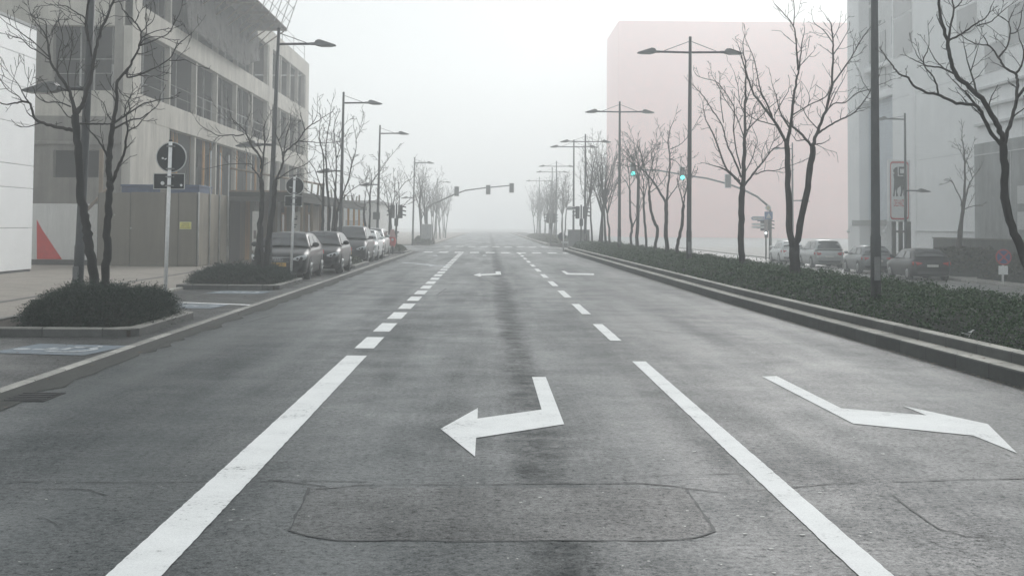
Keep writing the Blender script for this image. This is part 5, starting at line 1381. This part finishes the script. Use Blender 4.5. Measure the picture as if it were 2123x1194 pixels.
traced_tree('thin straight tree between the crooked tree and the forked pair', 62.5, [
    ([(1341,523),(1339,490),(1336,450),(1334,410)], .070, .05, T), ([(1334,412),(1334,380),(1328,350),(1322,320)], .03, .010, F_), ([(1335,412),(1342,380),(1350,350),(1356,330)], .03, .010, F_), ([(1334,405),(1322,375),(1316,350)], .026, .010, F_)], 19, .27, minr=.007, lmax=1.0)
traced_tree('stouter of two trunks joined by a low fork near the second lamp', 66.5, [
    ([(1320,520),(1321,480),(1323,430),(1324,390),(1323,365)], .10, .07, T), ([(1323,368),(1315,340),(1305,318),(1296,300)], .036, .012, F_), ([(1324,368),(1332,340),(1345,318),(1358,300)], .036, .012, F_), ([(1323,365),(1322,335),(1316,305),(1312,285)], .034, .010, F_), ([(1328,352),(1345,335),(1360,318),(1364,305)], .022, .010, F_), ([(1318,350),(1308,335),(1300,315)], .022, .010, F_)], 20, .27, minr=.008, lmax=1.2)
traced_tree('thinner of two trunks joined by a low fork near the second lamp', 68.0, [
    ([(1309,518),(1308,490),(1310,472),(1306,440),(1306,395)], .075, .05, T), ([(1310,474),(1318,455),(1325,435),(1330,415)], .04, .014, F_), ([(1306,396),(1300,380),(1292,370),(1286,360)], .03, .010, F_), ([(1306,395),(1304,360),(1300,330),(1306,300)], .03, .010, F_), ([(1307,385),(1316,372),(1322,360)], .02, .010, F_)], 21, .27, minr=.008, lmax=1.1)
MID = [(1267, 76, 1, 'slender hedge tree just left of the second twin armed lamp'), (1258, 79, 2, 'double stemmed hedge tree left of the second lamp with crossing stems'), (1249, 82, 1, 'thin hedge tree with a high narrow crown in the far clump'),
       (1238, 86, 2, 'twin trunk hedge tree in the middle of the far clump'), (1229, 88, 1, 'thin hedge tree in front of the grey utility cabinet, right one'), (1216, 91, 2, 'thin twin stemmed tree at the left end of the far clump behind the cabinet')]
for i, (px, y, st, lb) in enumerate(MID):
    grown_tree(lb, (px-1013)*y/FPX, y, .27, 6.6+.5*math.sin(i*2.1), 40+i, st, .30, .0065, fork=.4, r=.062)
# left side
traced_tree('dark double stemmed tree left of the lamp in the second planter', 36.2, [
    ([(532,575),(535,520),(539,465),(543,410),(541,372)], .085, .062, T), ([(542,575),(543,530),(542,470)], .06, .05, T),
    ([(541,374),(533,360),(525,351),(522,341),(505,340),(474,341),(452,345)], .022, .008, F_), ([(541,372),(544,345),(549,300),(548,285),(547,266),(552,250)], .036, .009, F_),
    ([(542,350),(541,330),(530,312),(519,298),(509,274),(498,262),(487,255),(478,240)], .034, .009, F_), ([(506,279),(490,282),(482,280),(455,282),(440,275),(428,268),(415,260),(406,248)], .02, .007, F_), ([(455,282),(446,290),(442,300)], .009, .006, F_),
    ([(512,282),(508,260),(515,245),(520,230)], .014, .007, F_), ([(500,265),(485,250),(470,246),(455,232)], .013, .006, F_), ([(548,300),(556,282),(560,262)], .014, .007, F_), ([(546,320),(535,300),(538,280)], .012, .006, F_), ([(482,281),(492,296),(505,300),(512,315)], .010, .006, F_)], 31, .12, lmax=.8)
traced_tree('dark tree with a thick trunk right of the lamp in the second planter', 36.8, [
    ([(550,575),(552,540),(556,500),(562,455),(568,410),(571,374)], .10, .068, T),
    ([(571,376),(579,358),(586,341),(589,319),(603,305),(618,292),(626,280),(632,271),(645,260),(659,252),(672,242),(682,236)], .036, .009, F_), ([(587,330),(584,310),(578,292),(573,280),(570,266),(566,252)], .022, .008, F_),
    ([(588,318),(592,295),(594,279),(600,262),(603,248)], .02, .008, F_), ([(617,293),(632,294),(648,295),(672,297),(696,295)], .016, .007, F_), ([(571,374),(586,365),(602,354),(620,347),(634,341),(644,332)], .022, .008, F_),
    ([(632,272),(628,255),(624,240),(622,232)], .014, .007, F_), ([(614,295),(616,318),(624,330),(632,345)], .012, .006, F_), ([(578,292),(590,270),(600,250)], .012, .006, F_), ([(645,260),(655,244),(658,232)], .011, .006, F_)], 32, .12, lmax=.8)
traced_tree('upright many stemmed tree clump in the third planter behind the second black car', 53.0, [
    ([(668,520),(668,484),(670,430),(671,380)], .075, .05, T), ([(679,520),(680,484),(684,445),(679,400),(677,350)], .07, .045, T), ([(689,520),(689,484),(694,430),(696,390)], .075, .05, T), ([(692,520),(698,450),(703,424)], .07, .055, T),
    ([(671,382),(671,329),(664,300),(660,285)], .035, .012, F_), ([(670,400),(660,372),(652,350),(640,335)], .028, .010, F_), ([(677,352),(676,302),(684,250),(687,219)], .034, .010, F_), ([(677,340),(668,310),(662,280),(664,250)], .026, .010, F_),
    ([(696,392),(697,340),(695,300),(692,265),(700,240)], .034, .010, F_), ([(696,390),(688,360),(682,335)], .026, .010, F_), ([(703,426),(712,400),(722,374),(727,350),(730,334),(737,315),(738,288),(733,262)], .040, .010, F_), ([(738,290),(746,274),(754,256)], .016, .008, F_),
    ([(703,424),(694,400),(686,385)], .028, .012, F_), ([(705,418),(728,395),(745,384),(758,370)], .022, .010, F_), ([(730,334),(722,315),(718,300)], .016, .008, F_), ([(668,420),(655,405),(640,398),(628,388)], .022, .010, F_), ([(697,330),(706,305),(704,280),(712,262)], .022, .009, F_)], 33, .12, minr=.007, lmax=1.0)
traced_tree('two stemmed tree behind the white car in the fourth planter', 69.5, [
    ([(759,515),(759,481),(755,450),(754,430)], .075, .055, T), ([(768,515),(766,481),(767,445),(767,410)], .07, .05, T), ([(754,432),(744,428),(735,420),(729,405),(726,390)], .034, .010, F_), ([(755,440),(757,410),(760,385),(757,365)], .034, .010, F_),
    ([(767,412),(770,382),(780,365),(789,353),(803,333),(815,318)], .042, .010, F_), ([(790,352),(787,335)], .016, .009, F_), ([(767,415),(762,395),(752,375),(742,370)], .03, .010, F_), ([(770,385),(770,365),(764,350)], .024, .010, F_), ([(767,418),(780,415),(788,400)], .02, .009, F_)], 34, .1, minr=.009, lmax=1.0)
traced_tree('spreading many stemmed tree at the corner of the last left planter', 80.5, [
    ([(807,520),(807,485),(808,450),(806,432)], .075, .055, T), ([(812,520),(811,480),(810,440)], .07, .05, T), ([(818,520),(820,480),(826,445)], .07, .05, T), ([(806,434),(797,420),(788,412),(783,398)], .036, .010, F_), ([(807,434),(803,410),(798,385),(792,370)], .036, .010, F_),
    ([(810,442),(818,410),(818,385),(816,365)], .04, .010, F_), ([(826,446),(828,410),(826,385),(824,362)], .04, .010, F_), ([(828,440),(838,425),(848,415),(858,408)], .03, .010, F_), ([(827,395),(840,378),(852,372),(860,362)], .028, .010, F_), ([(808,440),(812,415),(806,395),(808,372)], .03, .010, F_)], 35, .1, minr=.010, lmax=1.1)
traced_tree('grey slender tree before the pale block right of the shop totem', 66.0, [
    ([(1983,565),(1985,530),(1990,480),(1996,440),(1999,411)], .12, .085, T), ([(1988,565),(1990,520),(1995,446),(2001,410)], .11, .08, T), ([(1999,412),(2001,369),(1999,323),(1995,291),(1994,258)], .07, .012, F_), ([(2002,408),(2008,388),(2016,369),(2032,350)], .055, .014, F_),
    ([(1993,428),(1993,415),(1981,392),(1974,376),(1960,380)], .04, .012, F_), ([(1999,434),(2015,428),(2032,425)], .026, .012, F_), ([(2000,340),(2010,320),(2016,305)], .024, .010, F_), ([(2000,330),(1990,312),(1984,300)], .024, .010, F_), ([(2016,370),(2010,350),(2004,335)], .026, .010, F_)], 36, ZR+.1, M_bark2, minr=.009, lmax=.8)
# rows beyond the crossing
gL, gR = 'faint trees beyond the crossing on the left', 'faint trees beyond the crossing on the right'
lbL, lbR = 'faint bare tree in the foggy row beyond the crossing on the left', 'faint bare tree in the foggy row beyond the crossing on the right'
pA = grown_tree(lbL, -5.75, 114, .06, 7.0, 71, 2, .34, .008, gL, .38, .07)
pB = grown_tree(lbR, 6.9, 119, .16, 6.2, 72, 1, .32, .008, gR, .40, .065)
pC = grown_tree(lbR, 7.2, 127, .16, 6.6, 73, 2, .30, .008, gR, .38, .065)
random.seed(8)
for i in range(6): copy_tree((pA, pB, pC)[i % 3], lbL, -5.9-random.uniform(-.4, .9), 124+11*i+random.uniform(-2, 2), .06, random.uniform(0, 6.28), random.uniform(.85, 1.05), gL)
for i in range(9): copy_tree((pC, pA, pB)[i % 3], lbR, 6.9+random.uniform(-.6, .8), 135+7*i+random.uniform(-2, 2), .16, random.uniform(0, 6.28), random.uniform(.82, 1.05), gR)

# ------------------------------------------------------------------ hedges and shrubs
def wob(x, y, s=0):
    return (np.sin(x*2.1+y*1.3+s)+np.sin(x*4.7-y*2.9+s*2)*.6+np.sin(x*1.1+y*6.1+s*3)*.5+np.sin(x*9.3+y*7.7+s)*.35)/2.45
def leaves(rng, Pp, size, nbias=(0, 0, 1), bias=.8, aspect=.55):
    """diamond leaves around points"""
    n = len(Pp)
    N = rng.normal(size=(n, 3))+np.array(nbias)*bias*2; N /= np.linalg.norm(N, axis=1)[:, None]
    A = rng.normal(size=(n, 3)); A -= N*(A*N).sum(1)[:, None]; A /= np.linalg.norm(A, axis=1)[:, None]
    B = np.cross(N, A); s = size[:, None]
    fold = N*s*.18
    V = np.stack([Pp-A*s*.5, Pp+B*s*aspect*.5+fold, Pp+A*s*.5, Pp-B*s*aspect*.5+fold], axis=1)
    return V.reshape(-1, 3), np.arange(n*4).reshape(-1, 4)
M_hedge = leafmat('hedge_leaves', [(.1, (.006, .024, .007)), (.45, (.012, .052, .011)), (.75, (.028, .082, .016)), (.93, (.080, .11, .024)), (1.0, (.09, .05, .025))], .5)
M_core = mat('hedge_core', (.014, .020, .013), .95, .4, 6, bmp=.5)
kxa = np.vectorize(kx)
def hedge_h(x, y):
    d = x-(kxa(y)+.50); e = (kxa(y)+3.35)-x
    return .27+(.36*(1-np.exp(-np.maximum(d, 0)/.22)))*np.minimum(1, np.maximum(e, 0)/.3)+.085*wob(x*1.2, y*.9)+.06*wob(x*3.1, y*3.3, 2)
hg = thing('hedge', 'long low green hedge filling the raised bed along the right kerb', 'hedge', (7.4, 40, .27))
rng = np.random.default_rng(5)
ny, nx = 240, 12
mb = MB(); rows = []
for i in range(ny+1):
    y = 6+82*i/ny; x0 = kx(y)+.50; row = []
    for j in range(nx+1):
        x = x0+2.8*j/nx; row.append(Vector((x, y, max(.2, float(hedge_h(np.array([x]), np.array([y]))[0])-.085))))
    rows.append(row)
mb.loft(rows, closed=False, caps=False); mb.build('stems', M_core, hg)
n = 150000
u = rng.random(n); y = 8*(88/8)**u
y = np.where(rng.random(n) < .35, rng.uniform(8, 88, n), y)
x = kxa(y)+.47+2.85*rng.random(n)**1.25
z = hedge_h(x, y)-rng.exponential(.035, n)+rng.normal(0, .012, n)
spr = rng.random(n) < .06; z = np.where(spr, z+rng.random(n)*.14, z)
size = (.026+.00075*y)*rng.uniform(.7, 1.4, n)
V, Fq = leaves(rng, np.stack([x, y, z], 1), size, (0, -.15, 1), .55)
np_mesh('leaves', V, Fq, M_hedge, hg)
M_ground_ivy = leafmat('far_leaves', [(.2, (.05, .06, .035)), (.8, (.10, .10, .06))], .7)
def mound(name, label, x0, x1, y0, y1, zb, h, nleaf, size, m, seed, cat='shrub', group=None, spiky=False, core=None):
    rng = np.random.default_rng(seed)
    cx, cy, ax, ay = (x0+x1)/2, (y0+y1)/2, (x1-x0)/2, (y1-y0)/2
    t = thing(name, label, cat, (cx, cy, zb), 0, group)
    def hh(x, y):
        r2 = ((x-cx)/ax)**4+((y-cy)/ay)**4
        return zb+h*np.sqrt(np.clip(1-r2, 0, 1))*(1+.20*wob(x*1.7, y*1.7, seed)+.08*wob(x*4, y*4, seed))
    mb = MB(); rows = []
    for i in range(15):
        row = []
        for j in range(15):
            x, y = cx+ax*(j/7-1), cy+ay*(i/7-1); row.append(Vector((x, y, max(zb-.05, float(hh(np.array([x]), np.array([y]))[0])-.10))))
        rows.append(row)
    mb.loft(rows, closed=False, caps=False); mb.build('stems', core or M_core, t)
    x = cx+ax*rng.uniform(-1, 1, nleaf); y = cy+ay*rng.uniform(-1, 1, nleaf)
    k = ((x-cx)/ax)**4+((y-cy)/ay)**4 < 1; x, y = x[k], y[k]; n = len(x)
    z = hh(x, y)-rng.exponential(.04, n)
    if spiky:
        ns = n//9; idx = rng.integers(0, n, ns)
        dx, dy = (x[idx]-cx)/ax, (y[idx]-cy)/ay
        dirs = np.stack([dx+rng.normal(0, .45, ns), dy+rng.normal(0, .45, ns), .38+rng.normal(0, .28, ns)], 1); dirs /= np.linalg.norm(dirs, axis=1)[:, None]
        L = rng.uniform(.14, .34, ns)
        VV = []
        base = np.stack([x[idx], y[idx], z[idx]-.05], 1)
        for q in range(11):
            tpos = base+dirs*(L*q/10)[:, None]+np.array([0, 0, -1])*(L*.25*(q/10)**2)[:, None]
            side = rng.normal(size=(ns, 3)); side -= dirs*(side*dirs).sum(1)[:, None]; side /= np.linalg.norm(side, axis=1)[:, None]
            d2 = dirs*.75+side*.65; d2 /= np.linalg.norm(d2, axis=1)[:, None]
            w = np.cross(d2, rng.normal(size=(ns, 3))); w /= np.linalg.norm(w, axis=1)[:, None]
            ll = (size*rng.uniform(.7, 1.3, ns)*(1-.35*q/10))[:, None]
            VV.append(np.stack([tpos, tpos+d2*ll*.45+w*ll*.13, tpos+d2*ll, tpos+d2*ll*.45-w*ll*.13], 1))
        V = np.concatenate(VV).reshape(-1, 3); Fq = np.arange(len(V)).reshape(-1, 4)
    else:
        V, Fq = leaves(rng, np.stack([x, y, z], 1), size*rng.uniform(.7, 1.4, n), (0, 0, 1), .5)
    np_mesh('foliage', V, Fq, m, t)
    return t
M_jun = leafmat('juniper', [(.1, (.004, .013, .009)), (.5, (.010, .027, .017)), (.85, (.022, .046, .026)), (1.0, (.05, .065, .035))], .6)
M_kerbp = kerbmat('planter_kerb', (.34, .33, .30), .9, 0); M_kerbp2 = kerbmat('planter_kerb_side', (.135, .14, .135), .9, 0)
def planter(label, x0, x1, y0, y1, h=.13):
    t = thing('planter', label, 'planter', ((x0+x1)/2, (y0+y1)/2, 0), 0, 'kerbed tree planters in the parking lane')
    mb = MB(); w = .16; c = .03
    prof = [(0, -.1), (0, h-.02), (.02, h), (w, h), (w, h-.06)]
    ring = []
    ch = .25
    P = [(x0, y0), (x1-ch, y0), (x1, y0+ch), (x1, y1-ch), (x1-ch, y1), (x0, y1)]
    cx, cy = (x0+x1)/2, (y0+y1)/2
    for px, py in P:
        sx, sy = (1 if px > cx else -1), (1 if py > cy else -1)
        ring.append([Vector((px-sx*a, py-sy*a, z)) for a, z in prof])
    ring.append(ring[0]); mb.loft(ring, closed=False, caps=False, smooth=False)
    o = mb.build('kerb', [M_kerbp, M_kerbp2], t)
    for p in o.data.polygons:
        if abs(p.normal.z) < .5: p.material_index = 1  # upright faces get a darker kerb colour as painted shade
    mb = MB(); mb.box(x0+.1, x1-.1, y0+.1, y1-.1, -.05, h-.035); mb.build('soil', M_soil, t)
    return t
planter('nearest kerbed planter on the left with dark shrub and two trees', -8.05, -5.26, 19.5, 23.6)
planter('second kerbed planter on the left before the ringed black car', -8.05, -5.42, 33.7, 38.4)
planter('third kerbed planter on the left between the second black car and the people carrier', -8.05, -5.15, 50.2, 56.6)
planter('fourth kerbed planter on the left in front of the pale silver car', -8.05, -5.30, 66.9, 70.2)
planter('last rounded planter at the left corner of the crossing', -8.05, -4.95, 77.6, 83.6)
mound('juniper_shrub', 'dark spreading juniper filling the nearest left planter', -7.25, -5.45, 19.9, 23.3, .09, .50, 56000, .058, M_jun, 3, 'shrub', None, True)
mound('juniper_shrub', 'dark low juniper in the second planter before the ringed black car', -7.95, -5.62, 34.1, 38.2, .09, .40, 40000, .07, M_jun, 4, 'shrub', None, True)
M_lowg = leafmat('low_green', [(.1, (.03, .042, .02)), (.6, (.06, .075, .035)), (1, (.10, .10, .055))], .6)
mound('low_shrub', 'low green shrub in front of the dark people carrier', -7.9, -5.3, 50.5, 56.3, .09, .34, 9000, .08, M_lowg, 5)
mound('low_shrub', 'low brownish shrub in front of the pale silver car', -7.9, -5.45, 67.1, 70.0, .09, .36, 6000, .09, M_lowg, 6)
mound('low_shrub', 'low rounded shrub on the last planter by the left corner', -7.9, -5.1, 77.9, 83.3, .09, .42, 8000, .10, M_lowg, 7)
mound('far_shrub', 'faint low shrub around the far left tree stems beyond the crossing', -6.6, -4.8, 112.6, 118, .06, .62, 3500, .16, M_ground_ivy, 8)
mound('far_hedge', 'faint long ground cover on the bed beyond the crossing', 5.2, 8.6, 113.5, 190, .12, .55, 16000, .2, M_ground_ivy, 9, 'hedge')
M_bushy = leafmat('dull_bush', [(.1, (.035, .042, .03)), (.6, (.065, .07, .045)), (1, (.11, .09, .06))], .7)
for k, (x0, x1, y0, y1, h, lb) in enumerate(((22.4, 26.2, 62, 71, 1.2, 'dull tall shrub along the foot of the pale block'), (22.6, 26.3, 54.5, 61.5, 1.05, 'dull shrub behind the no stopping sign'), (21.9, 24.2, 64, 69.5, .75, 'low weedy shrub behind the nearest dark car on the right'), (20.4, 22.9, 90, 95, .9, 'low dark shrub below the signals before the red facade'))):
    mound('wild_shrub', lb, x0, x1, y0, y1, ZR+.08, h, 9000, .13, M_bushy, 20+k)
lw = thing('low_wall', 'low dark wall along the foot of the pale block behind the shrubs', 'wall', (26.5, 70, ZR))
mb = MB(); mb.bbox(26.25, 26.5, 60, 77, ZR, 1.15, .02); mb.build('wall', concrete('dark_wall', (.14, .14, .13), .3, .3), lw)
mb = MB(); mb.bbox(26.2, 26.55, 60, 77, 1.15, 1.23, .01); mb.build('coping', M_con2, lw)
# ------------------------------------------------------------------ haze, sky, camera
mb = MB(); mb.box(-210, 230, -60, 420, -1.8, 51)
mv = bpy.data.materials.new('fog'); mv.use_nodes = True
nt = mv.node_tree; nt.nodes.clear()
out = nt.nodes.new('ShaderNodeOutputMaterial'); pv = nt.nodes.new('ShaderNodeVolumePrincipled')
pv.inputs['Color'].default_value = (.965, .99, .995, 1); pv.inputs['Density'].default_value = HAZE
pv.inputs['Anisotropy'].default_value = 0.5
nt.links.new(pv.outputs[0], out.inputs['Volume'])
tag(mb.build('haze', mv), kind='stuff')

SUN_EL, SUN_ROT = R(27), R(27)
w = bpy.data.worlds.new('World'); S.world = w; w.use_nodes = True
nt = w.node_tree; nt.nodes.clear()
out = nt.nodes.new('ShaderNodeOutputWorld'); bg = nt.nodes.new('ShaderNodeBackground')
sky = nt.nodes.new('ShaderNodeTexSky'); sky.sky_type = 'NISHITA'; sky.sun_disc = False
sky.sun_elevation = SUN_EL; sky.sun_rotation = SUN_ROT; sky.air_density = 1.0; sky.dust_density = 4.0
hs = nt.nodes.new('ShaderNodeHueSaturation'); hs.inputs['Saturation'].default_value = .42
nt.links.new(sky.outputs[0], hs.inputs['Color'])
mx = nt.nodes.new('ShaderNodeMix'); mx.data_type = 'RGBA'; mx.inputs[0].default_value = .85      # even cloud layer over the clear sky
nt.links.new(hs.outputs[0], mx.inputs[6]); mx.inputs[7].default_value = (5.6, 5.95, 6.1, 1)
nt.links.new(mx.outputs[2], bg.inputs['Color']); bg.inputs['Strength'].default_value = SKY
nt.links.new(bg.outputs[0], out.inputs[0])
sl = bpy.data.lights.new('sun', 'SUN'); sl.energy = 1.9; sl.angle = R(32); sl.color = (1, .99, .975)
so = bpy.data.objects.new('sun', sl); C.objects.link(so)
# sun_rotation is measured from +Y towards +X
sd = Vector((math.sin(SUN_ROT)*math.cos(SUN_EL), math.cos(SUN_ROT)*math.cos(SUN_EL), math.sin(SUN_EL)))
so.rotation_euler = (-sd).to_track_quat('-Z', 'Y').to_euler(); so.location = (0, 0, 60)

cam = bpy.data.cameras.new('camera'); co = bpy.data.objects.new('camera', cam); C.objects.link(co); S.camera = co
M3 = Matrix((cR, cU, -cF)).transposed()
co.matrix_world = Matrix.Translation(EYEP) @ M3.to_4x4()
cam.sensor_fit = 'HORIZONTAL'; cam.sensor_width = 36; cam.lens = FPX/W0*36
cam.shift_x = (W0/2-PPX)/W0; cam.shift_y = (PPY-H0/2)/W0
cam.clip_start = .1; cam.clip_end = 3000
S.view_settings.view_transform = 'Standard'; S.view_settings.look = 'None'; S.view_settings.gamma = 1
S.view_settings.exposure = EXPO
S.cycles.max_bounces = 8; S.cycles.diffuse_bounces = 3; S.cycles.glossy_bounces = 3
S.cycles.volume_bounces = 8; S.cycles.transparent_max_bounces = 12
S.cycles.use_denoising = True
try: S.cycles.sample_clamp_indirect = 6
except Exception: pass
